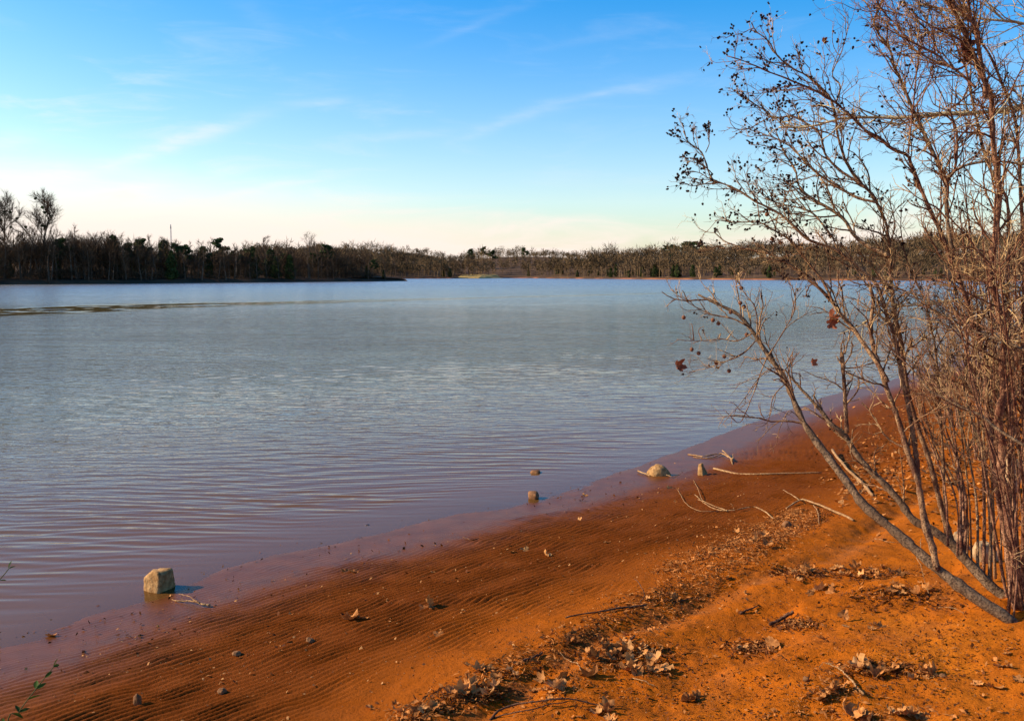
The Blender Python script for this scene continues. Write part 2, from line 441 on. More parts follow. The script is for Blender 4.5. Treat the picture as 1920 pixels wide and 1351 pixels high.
M['pine'] = simple('pine_foliage', (0.020, 0.036, 0.012), (0.055, 0.075, 0.022), 0.7, per_object=0.2)
M['clay'] = simple('far_clay_bank', (0.07, 0.035, 0.02), (0.30, 0.11, 0.045), 0.06, contrast=(.45, .6))
M['floor'] = simple('leaf_covered_hillside', (0.05, 0.029, 0.016), (0.11, 0.063, 0.034), 0.08)
M['darkbank'] = simple('dark_undercut_bank', (0.045, 0.03, 0.02), (0.11, 0.062, 0.036), 0.15)
M['straw'] = simple('golden_grass', (0.30, 0.19, 0.06), (0.44, 0.29, 0.10), 0.1)
M['steel'] = simple('galvanised_steel', (0.25, 0.25, 0.26), (0.35, 0.35, 0.36), 0.5)
M['lakebed'] = simple('lake_bed', (0.12, 0.07, 0.045), (0.16, 0.09, 0.055), 0.05)

# ------------------------------------------------------------------ the near shore: signed distance and height
shore_px = [(60, 1197), (150, 1162), (240, 1130), (330, 1102), (400, 1078), (460, 1058), (540, 1040), (650, 1019), (750, 994),
            (850, 966), (930, 948), (1000, 938), (1100, 906), (1200, 880), (1290, 846), (1390, 802), (1450, 781), (1560, 742), (1680, 706), (1740, 690)]
SH = np.array([onplane(*p)[:2] for p in shore_px])
SH = np.vstack([[-9.0, -1.5], [-5.6, 3.6], SH, [16.0, 33.0], [26, 46], [55, 80], [140, 160], [330, 300]])
UDIR = SH[13] - SH[2]; UDIR = UDIR / np.linalg.norm(UDIR); NDIR = np.array([UDIR[1], -UDIR[0]])


def sdist(x, y):
    x = np.asarray(x, float); y = np.asarray(y, float)
    best = np.full(x.shape, 1e9); sg = np.ones(x.shape)
    for a, b in zip(SH[:-1], SH[1:]):
        e = b - a; l2 = e @ e
        t = np.clip(((x - a[0]) * e[0] + (y - a[1]) * e[1]) / l2, 0, 1)
        dx = x - a[0] - t * e[0]; dy = y - a[1] - t * e[1]
        d = dx * dx + dy * dy
        cr = e[0] * dy - e[1] * dx
        up = d < best - 1e-12
        best = np.where(up, d, best); sg = np.where(up, np.where(cr < 0, 1.0, -1.0), sg)
    return np.sqrt(best) * sg


PROF_S = [-200, -60, -20, -6, -2, -0.8, 0, 0.7, 1.6, 2.5, 3.0, 3.45, 3.75, 4.3, 6.0, 8.0, 12, 20, 60, 300]
PROF_Z = [-3, -2.6, -1.3, -0.42, -0.13, -0.045, 0.0, 0.016, 0.065, 0.125, 0.18, 0.262, 0.262, 0.30, 0.47, 0.64, 0.95, 1.5, 2.5, 4.0]


def terrain(x, y, full=False, s=None):
    if s is None: s = sdist(x, y)
    z = np.interp(s, PROF_S, PROF_Z)
    lw = sstep(2.2, 4.5, s)
    z = z + fbm(x * 0.55, y * 0.55, 3, 3) * (0.012 + 0.075 * lw) + fbm(x * 2.4, y * 2.4, 8, 4, .6) * (0.003 + 0.034 * lw)
    z = z + (-0.042) * np.exp(-((s + 0.25 * vnoise(x * 0.9, y * 0.9, 31) - 3.85) / 0.13) ** 2) * sstep(0.5, 3, x + 3)
    # a small eroded ledge in the upper bank
    z = z + 0.03 * np.tanh((s + 0.7 * fbm(x * 1.1, y * 1.1, 41, 3) - 4.7) / 0.05) * sstep(3.9, 4.3, s)
    if not full: return z
    # ripple marks
    u = x * NDIR[0] + y * NDIR[1]; v = x * UDIR[0] + y * UDIR[1]
    warp = 0.20 * vnoise(u * 0.8, v * 0.55, 5) + 0.085 * vnoise(u * 2.2, v * 2.4, 6) + 0.030 * vnoise(u * 6, v * 6, 7) + 0.010 * vnoise(u * 16, v * 14, 17)
    lam = 0.074 + 0.012 * vnoise(u * 0.4, v * 0.3, 12)
    ph = 2 * np.pi * (u + warp) / lam * 1.0
    ph = 2 * np.pi * (u + warp) / 0.060
    rip = np.sin(ph + 0.45 * np.sin(ph))
    rip = 1 - np.abs(np.sin(ph / 2)) ** 0.8 * 2
    rip = -rip                                    # broad crests, narrow troughs
    env = sstep(0.5, 1.05, s + 0.35 * vnoise(x * 1.3, y * 1.3, 21)) * (1 - sstep(2.5, 3.15, s + 0.5 * vnoise(x, y, 22)))
    brk = np.clip(0.88 + 1.5 * vnoise(u * 6.5, v * 3.4, 14) + 0.8 * vnoise(u * 1.2, v * 0.8, 15), 0.42, 1.2)
    fade = 1 - sstep(14, 22, np.hypot(x, y))
    amp = 0.0112 * env * brk * fade
    z = z + amp * rip
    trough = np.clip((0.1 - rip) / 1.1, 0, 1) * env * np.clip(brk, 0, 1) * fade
    # faint ripples in the wet mud
    z = z + 0.0012 * np.sin(ph * 1.3) * sstep(-0.3, 0.2, s) * (1 - sstep(0.4, 0.9, s)) * fade
    z = z + fbm(x * 17, y * 17, 51, 3, .7) * 0.008 * sstep(2.5, 3.6, s)
    silt = np.exp(-((s + 0.25 * vnoise(x * 0.9, y * 0.9, 31) - 3.85) / 0.16) ** 2) * sstep(0.5, 3, x + 3)
    silt = np.maximum(silt, np.exp(-((s + 0.9 * vnoise(x * 0.7, y * 0.7, 33) - 5.1) / 0.10) ** 2) * 0.6)
    return z, trough, silt


def ground(px, py):
    d = ray(px, py); t = np.concatenate([np.arange(1.5, 20, 0.02), np.arange(20, 90, 0.1)])
    P = EYE[None] + d[None] * t[:, None]
    hz = np.maximum(terrain(P[:, 0], P[:, 1]), -0.06)
    i = np.argmax(P[:, 2] < hz); i = max(i, 1)
    a = P[i - 1, 2] - hz[i - 1]; b = P[i, 2] - hz[i]; u = a / (a - b + 1e-9)
    return P[i - 1] * (1 - u) + P[i] * u


def ground_many(px, py):
    x = (px - CX) / FPX; u = -(py - CY) / FPX; sp, cp = math.sin(PITCH), math.cos(PITCH)
    d = np.stack([x, u * sp + cp, u * cp - sp], -1); z = np.full(len(x), .15)
    for _ in range(14):
        p = EYE + d * ((z - EYE[2]) / d[:, 2])[:, None]; z = .5 * z + .5 * np.maximum(terrain(p[:, 0], p[:, 1]), -.06)
    return p


def gz(x, y): return float(terrain(np.array([x]), np.array([y]))[0])


def fan(angles, radii):
    A, Rr = np.meshgrid(angles, radii)
    X = Rr * np.sin(A); Y = Rr * np.cos(A)
    nr, na = A.shape
    i = np.arange(nr - 1)[:, None] * na; j = np.arange(na - 1)[None, :]
    Q = np.stack([i + j, i + j + 1, i + na + j + 1, i + na + j], -1).reshape(-1, 4)
    return X.ravel(), Y.ravel(), Q


def prune(X, cols, Q, keep):
    used = keep[Q].any(axis=1); Q = Q[used]
    ids = np.unique(Q); remap = np.full(len(X), -1, np.int64); remap[ids] = np.arange(len(ids))
    return [c[ids] for c in cols], remap[Q]


def logspace(a, b, step): return np.exp(np.arange(math.log(a), math.log(b), step))


def attr(me, name, v):
    a = me.attributes.new(name, 'FLOAT', 'POINT'); a.data.foreach_set('value', np.asarray(v, np.float32))


ang = np.concatenate([np.linspace(R(-100), R(-33), 40), np.arange(R(-32), R(32), R(0.13)), np.linspace(R(33), R(100), 50)])
rad = np.concatenate([logspace(0.6, 4.0, 0.03), logspace(4.0, 13.5, 0.0022), logspace(13.5, 45, 0.010), logspace(45, 420, 0.05)])
X, Y, Q = fan(ang, rad)
S = sdist(X, Y)
(X, Y, S), Q = prune(X, [X, Y, S], Q, S > -12)
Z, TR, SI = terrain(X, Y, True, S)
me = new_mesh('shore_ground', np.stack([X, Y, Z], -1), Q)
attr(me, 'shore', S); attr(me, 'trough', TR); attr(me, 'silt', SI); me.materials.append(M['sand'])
ob = bpy.data.objects.new('shore_ground', me); col.objects.link(ob); tag(ob, kind='structure')

# ------------------------------------------------------------------ the lake
ang = np.concatenate([np.linspace(R(-115), R(-33), 50), np.arange(R(-32), R(32), R(0.2)), np.linspace(R(33), R(100), 40)])
rad = np.concatenate([logspace(3.0, 24, 0.0024), logspace(24, 60, 0.005), logspace(60, 160, 0.007), logspace(160, 1500, 0.03)])
X, Y, Q = fan(ang, rad)
S = sdist(X, Y)
(X, Y, S), Q = prune(X, [X, Y, S], Q, S < 0.25)
shal = sstep(0.02, 1.6, -S)
D = np.hypot(X, Y)
wx = X + 0.6 * vnoise(X * 0.5, Y * 0.35, 61); wy = Y + 0.30 * vnoise(X * 0.45, Y * 0.5, 62) + 0.09 * vnoise(X * 1.4, Y * 1.5, 63)
Z = np.zeros_like(X)
for lam, deg, a, sd in ((0.15, 3, 0.0016, 70), (0.19, -8, 0.0019, 71), (0.125, 11, 0.0010, 72), (0.26, -3, 0.0020, 73), (0.40, 14, 0.0020, 74), (0.9, -14, 0.002, 75)):
    k = 2 * np.pi / lam; c, s_ = math.cos(R(90 + deg)), math.sin(R(90 + deg))
    env = np.clip(0.75 + 1.4 * vnoise(X * 0.5 / max(lam, .4) * .4, Y * 1.1 / max(lam, .4) * .4, sd), 0.05, 1.5)
    res = 1 - sstep(11 * math.sqrt(lam / 0.15), 26 * math.sqrt(lam / 0.15), D)
    Z += a * np.sin(k * (wx * c + wy * s_) + sd) * env * res
# the wash of a passing boat: a band of longer waves far out
wk = np.array([onplane(*p)[:2] for p in ((-250, 596), (0, 584), (250, 576), (450, 569), (1000, 555.5), (1300, 548), (1700, 541))])
we = np.interp(X, wk[:, 0], wk[:, 1]) + 2.5 * vnoise(X * 0.06, Y * 0, 81) + 2.4 * vnoise(X * 0.35, Y * 0.1, 82) + 1.8 * vnoise(X * 1.3, Y * 0.4, 86)
dv = Y - we
wid = np.interp(X, [-60, -36, -24, -10, 10, 40], [22, 17, 8, 4, 3, 2.5]); am = np.interp(X, [-60, -36, -24, -10, 10, 40], [0.006, 0.006, 0.005, 0.004, 0.003, 0.002])
Zw = am * np.exp(-(dv / wid) ** 2) * np.sin(2 * np.pi * (dv + 0.5 * vnoise(X * 0.5, Y * 0.5, 83)) / 3.1)
Z = Z * shal + Zw * (D > 40)
slick = np.interp(X, [-34, -22, -8], [1, .9, .5]) * np.clip(2.6 * np.exp(-(dv / (wid * .8)) ** 2), 0, 1) * np.clip(1.15 + 1.2 * vnoise(X * .35, Y * .5, 84) + .7 * vnoise(X * 1.1, Y * 1.4, 85), 0, 1) * (D > 40)
depth = -np.interp(S, PROF_S, PROF_Z)
depth = np.where(S > 0, -0.02, np.maximum(depth, 0.0))
me = new_mesh('lake_water', np.stack([X, Y, Z - 0.0015], -1), Q)
attr(me, 'depth', depth); attr(me, 'slick', slick); me.materials.append(M['water'])
ob = bpy.data.objects.new('lake_water', me); col.objects.link(ob); tag(ob, kind='structure')

bm_ = MB(); a = np.linspace(0, 2 * np.pi, 64, endpoint=False)
bm_.add(np.vstack([[[0, 0, -3.2]], np.stack([9000 * np.cos(a), 9000 * np.sin(a), np.full(64, -3.2)], -1)]), None,
        [(0, i + 1, (i + 1) % 64 + 1) for i in range(64)])
tag(bm_.build('ground', M['lakebed']), kind='structure')


# ------------------------------------------------------------------ far shores
def polyline_normals(P):
    t = np.gradient(P, axis=0); t /= np.linalg.norm(t, axis=1)[:, None]
    return np.stack([-t[:, 1], t[:, 0]], -1)


class Bank:
    """a strip of land behind a shoreline; its land lies to the left of the direction of travel"""
    def __init__(s, pts, prof, n=120):
        s.P = catmull(np.array(pts, float), n); s.N = polyline_normals(s.P); s.prof = prof
    def height(s, d, x, y):
        z = np.interp(d, [p[0] for p in s.prof], [p[1] for p in s.prof])
        return z + np.clip(d / 20, 0, 1) * 1.2 * fbm(np.asarray(x) * 0.02, np.asarray(y) * 0.02, 90, 3)
    def pos(s, t, d):
        f = t * (len(s.P) - 1); i = min(int(f), len(s.P) - 2); u = f - i
        p = s.P[i] * (1 - u) + s.P[i + 1] * u; n = s.N[i] * (1 - u) + s.N[i + 1] * u; n = n / np.linalg.norm(n)
        q = p + n * d
        return np.array([q[0], q[1], float(s.height(d, q[0], q[1]))])
    def mesh(s, name, mats, split):
        ds = [p[0] for p in s.prof]; dd = []
        for a_, b_ in zip(ds[:-1], ds[1:]):
            k = max(1, int((b_ - a_) / 6)); dd += list(np.linspace(a_, b_, k, endpoint=False))
        dd.append(ds[-1]); dd = np.array(dd)
        wob = 1.0 * vnoise(np.arange(len(s.P)) * 0.35, np.zeros(len(s.P)), 95)
        G = s.P[:, None, :] + s.N[:, None, :] * (dd[None, :, None] + wob[:, None, None] * (dd[None, :, None] < 15))
        Zz = s.height(dd[None, :].repeat(len(s.P), 0), G[..., 0], G[..., 1])
        V = np.concatenate([G, Zz[..., None]], -1)
        a_, b_ = V.shape[:2]
        i = np.arange(a_ - 1)[:, None] * b_; j = np.arange(b_ - 1)[None, :]
        Q = np.stack([i + j, i + b_ + j, i + b_ + j + 1, i + j + 1], -1).reshape(-1, 4)
        me = new_mesh(name, V.reshape(-1, 3), Q, None)
        for m_ in mats: me.materials.append(m_)
        mi = (np.tile(0.5 * (dd[:-1] + dd[1:]), a_ - 1) > split).astype(np.int32)
        me.polygons.foreach_set('material_index', mi)
        o = bpy.data.objects.new(name, me); col.objects.link(o); tag(o, kind='structure')


left_bank = Bank([(-330, 130), (-210, 195), (-131, 247), (-88, 300), (-44, 361), (-42, 368), (-60, 392), (-120, 440), (-220, 500)],
                 [(-6, -1.5), (0, -0.1), (1.2, 0.75), (3.5, 1.1), (10, 1.6), (22, 2.2)], 160)
left_bank.mesh('left_peninsula_terrain', [M['darkbank'], M['floor']], 3.0)
inner = Bank([(-330, 150), (-225, 215), (-150, 265), (-100, 320), (-66, 372), (-80, 392), (-140, 430), (-260, 480)],
             [(0, 1.6), (30, 2.0)], 100)
# the peninsula's interior
ib = MB(); bpts = np.vstack([catmull(np.array([(-330, 145), (-218, 208), (-142, 258), (-99, 310), (-58, 366)], float), 40), [[-75, 388], [-130, 430], [-230, 490], [-420, 470], [-440, 200]]])
ctr = bpts.mean(0); ib.add(np.vstack([[*ctr, 3.2], np.column_stack([bpts, np.full(len(bpts), 1.55)])]), None, [(0, i + 1, (i + 1) % len(bpts) + 1) for i in range(len(bpts))])
tag(ib.build('peninsula_interior_terrain', M['floor']), kind='structure')

far_bank = Bank([(-420, 560), (-250, 540), (-120, 545), (-75, 562), (-45, 592), (-14, 632), (4, 640), (50, 540), (106, 447), (185, 385), (330, 335), (620, 310)][::-1][::-1],
                [(-8, -1.5), (0, -0.1), (1.2, 0.55), (6, 1.0), (40, 4.5), (110, 12.0), (170, 14.0), (420, 15)], 260)
far_bank.mesh('far_shore_terrain', [M['clay'], M['floor']], 2.0)


# ------------------------------------------------------------------ far trees
def wander(p, d, L, n, curl, up, rs):
    P = [np.array(p, float)]; d = np.array(d, float); d /= np.linalg.norm(d)
    for i in range(n):
        d = d + rs.normal(0, curl, 3) + np.array([0, 0, up]); d /= np.linalg.norm(d)
        P.append(P[-1] + d * L / n)
    return np.array(P), d


def perp_dir(d, ang_, rs):
    r = rs.normal(0, 1, 3); r -= d * (r @ d); r /= np.linalg.norm(r) + 1e-9
    return d * math.cos(ang_) + r * math.sin(ang_)


def twig_tris(mb, P0, D, L, w, rs):
    """thin twigs: one slim triangle each, arrays of roots and directions"""
    n = len(P0)
    r = rs.normal(0, 1, (n, 3)); r = np.cross(D, r); r /= np.linalg.norm(r, axis=1)[:, None] + 1e-9
    V = np.stack([P0 - r * w[:, None] / 2, P0 + r * w[:, None] / 2, P0 + D * L[:, None]], 1).reshape(-1, 3)
    mb.add(V, None, np.arange(3 * n).reshape(-1, 3))


def bare_tree(H, spread, seed, levels=3, nlimb=9, first=0.35, tw=0.055, dens=1.0, upw=0.05):
    """returns trunk MB and crown MB of a leafless tree standing at the origin"""
    rs = np.random.RandomState(seed); T = MB(); C = MB()
    P, d = wander((0, 0, -0.3), (rs.normal(0, .03), rs.normal(0, .03), 1), H * 0.86, 9, 0.05, 0.03, rs)
    r0 = H * 0.016 + 0.03
    T.tube(P, np.linspace(r0, r0 * 0.25, len(P)), 6)
    roots = []; dirs = []; lens = []
    def rec(p, d, L, r, lev):
        n = 4; Q, de = wander(p, d, L, n, 0.16, upw, rs)
        C.tube(Q, np.linspace(r, r * 0.35, n + 1), 3, cap=False)
        nt = int((6 + 5 * (levels - lev)) * dens)
        for _ in range(nt):
            u = rs.uniform(0.15, 1.0); i = min(int(u * n), n - 1); q = Q[i] + (Q[i + 1] - Q[i]) * (u * n - i)
            roots.append(q); dirs.append(perp_dir((Q[i + 1] - Q[i]) / np.linalg.norm(Q[i + 1] - Q[i]), rs.uniform(.3, .9), rs) + np.array([0, 0, .15])); lens.append(rs.uniform(.05, .13) * H * (0.8 if lev > 1 else 1))
        if lev < levels:
            for _ in range(rs.randint(3, 5)):
                u = rs.uniform(0.3, 1.0); i = min(int(u * n), n - 1); q = Q[i] + (Q[i + 1] - Q[i]) * (u * n - i)
                dd = perp_dir((Q[i + 1] - Q[i]) / np.linalg.norm(Q[i + 1] - Q[i]), rs.uniform(.35, .75), rs)
                rec(q, dd, L * rs.uniform(.45, .7), r * 0.5, lev + 1)
    for k in range(nlimb):
        u = first + (1 - first) * (k + rs.rand()) / nlimb; f = u * 9; i = min(int(f), 8); q = P[i] + (P[i + 1] - P[i]) * (f - i)
        a_ = k * 2.4 + rs.uniform(-.5, .5); tilt = R(rs.uniform(28, 62)) * (1.1 - 0.45 * u)
        dd = np.array([math.cos(a_) * math.sin(tilt), math.sin(a_) * math.sin(tilt), math.cos(tilt)])
        rec(q, dd, spread * H * rs.uniform(.8, 1.15) * (1.25 - 0.75 * u), r0 * 0.42 * (1.2 - u * .8), 1)
    D = np.array(dirs); D /= np.linalg.norm(D, axis=1)[:, None]
    twig_tris(C, np.array(roots), D, np.array(lens), np.full(len(roots), tw) * rs.uniform(.6, 1.3, len(roots)), rs)
    C.tips = np.array(roots)
    return T, C


def leaf_cloud(mb, centers, radii, n, size, rs, flat=0.7):
    idx = rs.randint(0, len(centers), n)
    d = rs.normal(0, 1, (n, 3)); d /= np.linalg.norm(d, axis=1)[:, None]
    p = centers[idx] + d * (radii[idx] * rs.uniform(0.45, 1.05, n) ** 0.6)[:, None] * np.array([1, 1, flat])
    a_ = rs.normal(0, 1, (n, 3)); a_ /= np.linalg.norm(a_, axis=1)[:, None]
    b = np.cross(a_, d + rs.normal(0, .3, (n, 3))); b /= np.linalg.norm(b, axis=1)[:, None] + 1e-9
    s_ = size * rs.uniform(.5, 1.3, n)[:, None]
    V = np.stack([p - a_ * s_ * .5, p + a_ * s_ * .5, p + b * s_], 1).reshape(-1, 3)
    mb.add(V, None, np.arange(3 * n).reshape(-1, 3))


def cedar_tree(H, seed, n=1500, w=0.23):
    rs = np.random.RandomState(seed); T = MB(); C = MB()
    T.tube([(0, 0, -.3), (0, 0, H * .9)], [H * .018, .02], 5)
    t = rs.uniform(0.02, 1, n) ** 1.35; a_ = rs.uniform(0, 2 * np.pi, n)
    lob = 1 + .35 * np.sin(a_ * 2 + seed) + .35 * np.sin(t * 13 + a_ * 2 + seed)
    r = H * w * (1 - t) ** .5 * lob * np.clip(.5 + t * 3, 0, 1) * rs.uniform(.25, 1, n) ** .4 + 0.05
    p = np.stack([r * np.cos(a_), r * np.sin(a_), H * (.04 + .96 * t)], -1)
    leaf_cloud(C, p, np.full(n, .02), n, H * .065, rs)
    return T, C


def pine_tree(H, seed, n=1500, bare=.5, w=.24):
    rs = np.random.RandomState(seed); T = MB(); C = MB()
    P, d = wander((0, 0, -.3), (0, 0, 1), H * .97, 8, .03, .02, rs)
    T.tube(P, np.linspace(H * .017, .03, len(P)), 6)
    cs = []; rr = []
    for k in range(16):
        u = bare + (1 - bare) * (k + rs.rand()) / 16; q = P[0] + (P[-1] - P[0]) * u; a_ = rs.uniform(0, 6.28)
        L = H * w * (1.15 - .75 * (u - bare) / (1 - bare)) * rs.uniform(.5, 1.1)
        e = q + np.array([math.cos(a_) * L, math.sin(a_) * L, L * .3]); T.tube([q, e], [H * .005, .015], 4)
        cs += [e, q + (e - q) * .65]; rr += [H * .075 * rs.uniform(.7, 1.3), H * .06]
    cs.append(P[-1]); rr.append(H * .07)
    leaf_cloud(C, np.array(cs), np.array(rr), n, H * .045, rs, .6)
    return T, C


TIPS = {}; TOP = {}


def proto(tc_, tm, cm, nm):
    T, C = tc_
    if hasattr(C, 'tips'): TIPS[nm] = C.tips
    zt = max(np.vstack(T.V)[:, 2].max(), np.percentile(np.vstack(C.V)[:, 2], 99.7))
    r_ = (T.mesh(nm + '_trunk', tm), C.mesh(nm + '_crown', cm, smooth=False)); TOP[r_[1].name] = zt
    return r_


def place_tree(kind, meshes, p, label, cat, group, sc=1.0, rz=0.0):
    e = empty(kind, p, label, cat, group, rz); e.scale = (sc, sc, sc)
    for nm, me_ in zip(('trunk', 'crown'), meshes):
        o = bpy.data.objects.new(nm, me_); col.objects.link(o); o.parent = e
    return e


bare_p = [proto(bare_tree(10, .26, 100 + i, 2, 13, .16, .05, 1.5), M['farbark'], M['fartwig'], 'bare') for i in range(7)]
thin_p = [proto(bare_tree(10, .17, 150 + i, 2, 11, .35, .045, 1.0, .1), M['farbark'], M['fartwig'], 'slim') for i in range(3)]
cedar_p = [proto(cedar_tree(8, 200 + i), M['farbark'], M['cedar'], 'cedar') for i in range(4)]
pine_p = [proto(pine_tree(12, 220 + i), M['farbark'], M['pine'], 'pine') for i in range(3)]


def bank_tree(px, inland, topy, meshes, H, kind, label, cat, group=None, bank=left_bank, t0=0.1, t1=0.62):
    """stand a tree on a bank so that it is seen in column px with its top at row topy"""
    ii = np.linspace(t0, t1, 700) * (len(bank.P) - 1); i0 = np.minimum(ii.astype(int), len(bank.P) - 2); uu = (ii - i0)[:, None]
    pp = bank.P[i0] * (1 - uu) + bank.P[i0 + 1] * uu; nn_ = bank.N[i0] * (1 - uu) + bank.N[i0 + 1] * uu
    qq = pp + nn_ / np.linalg.norm(nn_, axis=1)[:, None] * inland
    q = qq[np.argmin(np.abs(CX + qq[:, 0] / qq[:, 1] * FPX - px))]
    q = np.array([q[0], q[1], float(bank.height(inland, q[0], q[1]))])
    top = at(px, topy, q[1])[2]; H = TOP[meshes[1].name]
    return place_tree(kind, meshes, q, label, cat, group, (top - q[2]) / H, rng.uniform(0, 6.28))


# the tall bare trees on the left shore
big1 = proto(bare_tree(25, .36, 301, 3, 15, .30, .085, 1.7, .08), M['farbark'], M['fartwig'], 'tall1')
big2 = proto(bare_tree(25, .33, 305, 3, 14, .30, .085, 1.6, .08), M['farbark'], M['fartwig'], 'tall2')
big3 = proto(bare_tree(25, .27, 309, 3, 13, .40, .06, 0.9, .10), M['farbark'], M['fartwig_grey'], 'tall')


def nests(e, tips, n, seed):
    rs = np.random.RandomState(seed); tips = tips[tips[:, 2] > 15]
    for k in range(n):
        m_ = MB(); c = tips[rs.randint(len(tips))]
        leaf_cloud(m_, c[None], np.array([.4]), 70, .4, rs, .8)
        m_.build('mistletoe_clump', M['cedar'], e, smooth=False)


t_ = bank_tree(78, 8, 352, big1, 23.5, 'tall_bare_tree', 'tall spreading bare tree with dark clumps, left shore, leaning over the wood', 'tree'); nests(t_, TIPS['tall1'], 9, 5)
t_ = bank_tree(22, 13, 358, big2, 23.5, 'tall_bare_tree', 'forked bare tree just left of the tall spreading one on the left shore', 'tree'); nests(t_, TIPS['tall2'], 6, 6)
bank_tree(-8, 7, 318, big1, 23.5, 'tall_bare_tree', 'tallest bare tree, cut by the left edge of the picture', 'tree')
bank_tree(578, 14, 433, big3, 23.5, 'fan_crowned_bare_tree', 'pale bare tree with a fan-shaped crown standing high above the middle of the wood', 'tree')
bank_tree(150, 16, 418, thin_p[0], 9.6, 'bare_tree', 'slim grey bare tree rising right of the tall spreading tree', 'tree')
bank_tree(500, 30, 440, bare_p[2], 9.6, 'bare_tree', 'wide pale bare tree behind the wood, left of the fan-crowned tree', 'tree')
bank_tree(655, 22, 456, bare_p[4], 9.6, 'bare_tree', 'small bare treetop right of the round dark pine', 'tree')
bank_tree(295, 5, 437, thin_p[1], 9.6, 'bare_tree', 'slim bare tree with a pale trunk near the water, below the radio mast', 'tree')
bank_tree(415, 12, 446, pine_p[0], 12.2, 'pine_tree', 'flat-topped green pine above the left wood', 'tree')
bank_tree(618, 10, 458, pine_p[1], 12.2, 'pine_tree', 'round dark pine right of the fan-crowned bare tree', 'tree')
bank_tree(218, 10, 441, cedar_p[0], 8.2, 'cedar_tree', 'dark pointed evergreen top in the left wood', 'tree')
for px_, ty, inl in ((325, 470, 2.5), (312, 450, 12), (265, 450, 12), (478, 462, 6), (545, 478, 3), (520, 480, 4), (510, 466, 9), (690, 497, 4), (115, 480, 9),
                     (395, 480, 7), (345, 478, 9), (440, 470, 12), (720, 505, 3), (20, 490, 9)):
    bank_tree(px_, inl, ty, cedar_p[rng.randint(4)], 8.2, 'cedar_tree', 'dark green cedar standing among the bare trees of the left wood', 'tree', 'cedars of the left wood')


for px_, ty in ((335, 455), (352, 458), (386, 461), (270, 447), (120, 446), (462, 466), (535, 474), (592, 474), (240, 455), (700, 486)):
    bank_tree(px_, 9, ty, pine_p[px_ % 3], 12.2, 'pine_tree', 'dark green pine crown showing through the bare treetops of the left wood', 'tree', 'pines in the left wood')


def canopy_left(px):
    return float(np.interp(px, [-300, 0, 120, 200, 300, 420, 520, 600, 680, 740], [428, 438, 434, 436, 446, 455, 462, 464, 470, 476]))


cnt = 0
while cnt < 170:
    px_ = rng.uniform(-90, 735); inl = rng.choice([1.5, 3, 5, 8, 11, 15, 19, 24]) + rng.uniform(-1, 1)
    ms = thin_p[rng.randint(3)] if rng.rand() < .25 else bare_p[rng.randint(7)]
    bank_tree(px_, inl, canopy_left(px_) + rng.uniform(-10, 22) + (16 if inl < 5 else 0) * rng.rand(), ms, 9.6, 'bare_tree',
              'bare brown hardwood tree among the crowded trunks of the left wood', 'tree', 'bare trees of the left wood')
    cnt += 1


def wood_mass(name, n, posfn, Hfn, matr, label, cat, seed, ntw=70, tw=.10, shrub=False):
    """a mass of trees too many and too far to count, one mesh"""
    rs = np.random.RandomState(seed); mb = MB(); R0 = []; D0 = []; L0 = []
    for k in range(n):
        p, H = posfn(rs), Hfn(rs)
        if not shrub: H *= .86 + .75 * float(fbm(np.array([p[0] * .045]), np.array([p[1] * .03]), seed, 3)[0]) + .0
        if not shrub:
            mb.tube([p, p + np.array([rs.normal(0, .3), rs.normal(0, .3), H * .8])], [H * .014, H * .006], 3, cap=False)
        c = p + np.array([0, 0, H * (.45 if shrub else .62)]); w = H * (.55 if shrub else .24)
        u = rs.normal(0, 1, (ntw, 3)); u /= np.linalg.norm(u, axis=1)[:, None]
        q = c + u * rs.uniform(.05, .85, ntw)[:, None] ** .6 * np.array([w, w, H * (.42 if shrub else .36)])
        d = u * np.array([.8, .8, .5]) + np.array([0, 0, .55]) + rs.normal(0, .35, (ntw, 3)); d /= np.linalg.norm(d, axis=1)[:, None]
        R0.append(q); D0.append(d); L0.append(rs.uniform(.10, .22, ntw) * H)
    R0 = np.vstack(R0); D0 = np.vstack(D0); L0 = np.concatenate(L0)
    twig_tris(mb, R0, D0, L0, np.full(len(R0), tw) * rs.uniform(.5, 1.4, len(R0)), rs)
    o = mb.build(name, matr, smooth=False); tag(o, label, cat, kind='stuff'); return o


wood_mass('left_wood_mass', 1500, lambda rs: left_bank.pos(rs.uniform(.10, .60), rs.uniform(4, 50)), lambda rs: rs.uniform(7.5, 11.5), M['leftwood'],
          'deep brown wood behind the front trees of the left shore', 'wood', 401, 100, .16)
wood_mass('left_underbrush', 1700, lambda rs: left_bank.pos(rs.uniform(.10, .60), rs.uniform(1.2, 12)), lambda rs: rs.uniform(1.5, 4.5), M['leftwood'],
          'dark brown underbrush along the left shore', 'brush', 402, 46, .13, True)

# far right hillside wood
px_of = lambda q: CX + q[0] / q[1] * FPX


def far_pos(rs, d0=3, d1=175, t0=.20, t1=.95):
    return far_bank.pos(rs.uniform(t0, t1), d0 + (d1 - d0) * rs.rand())


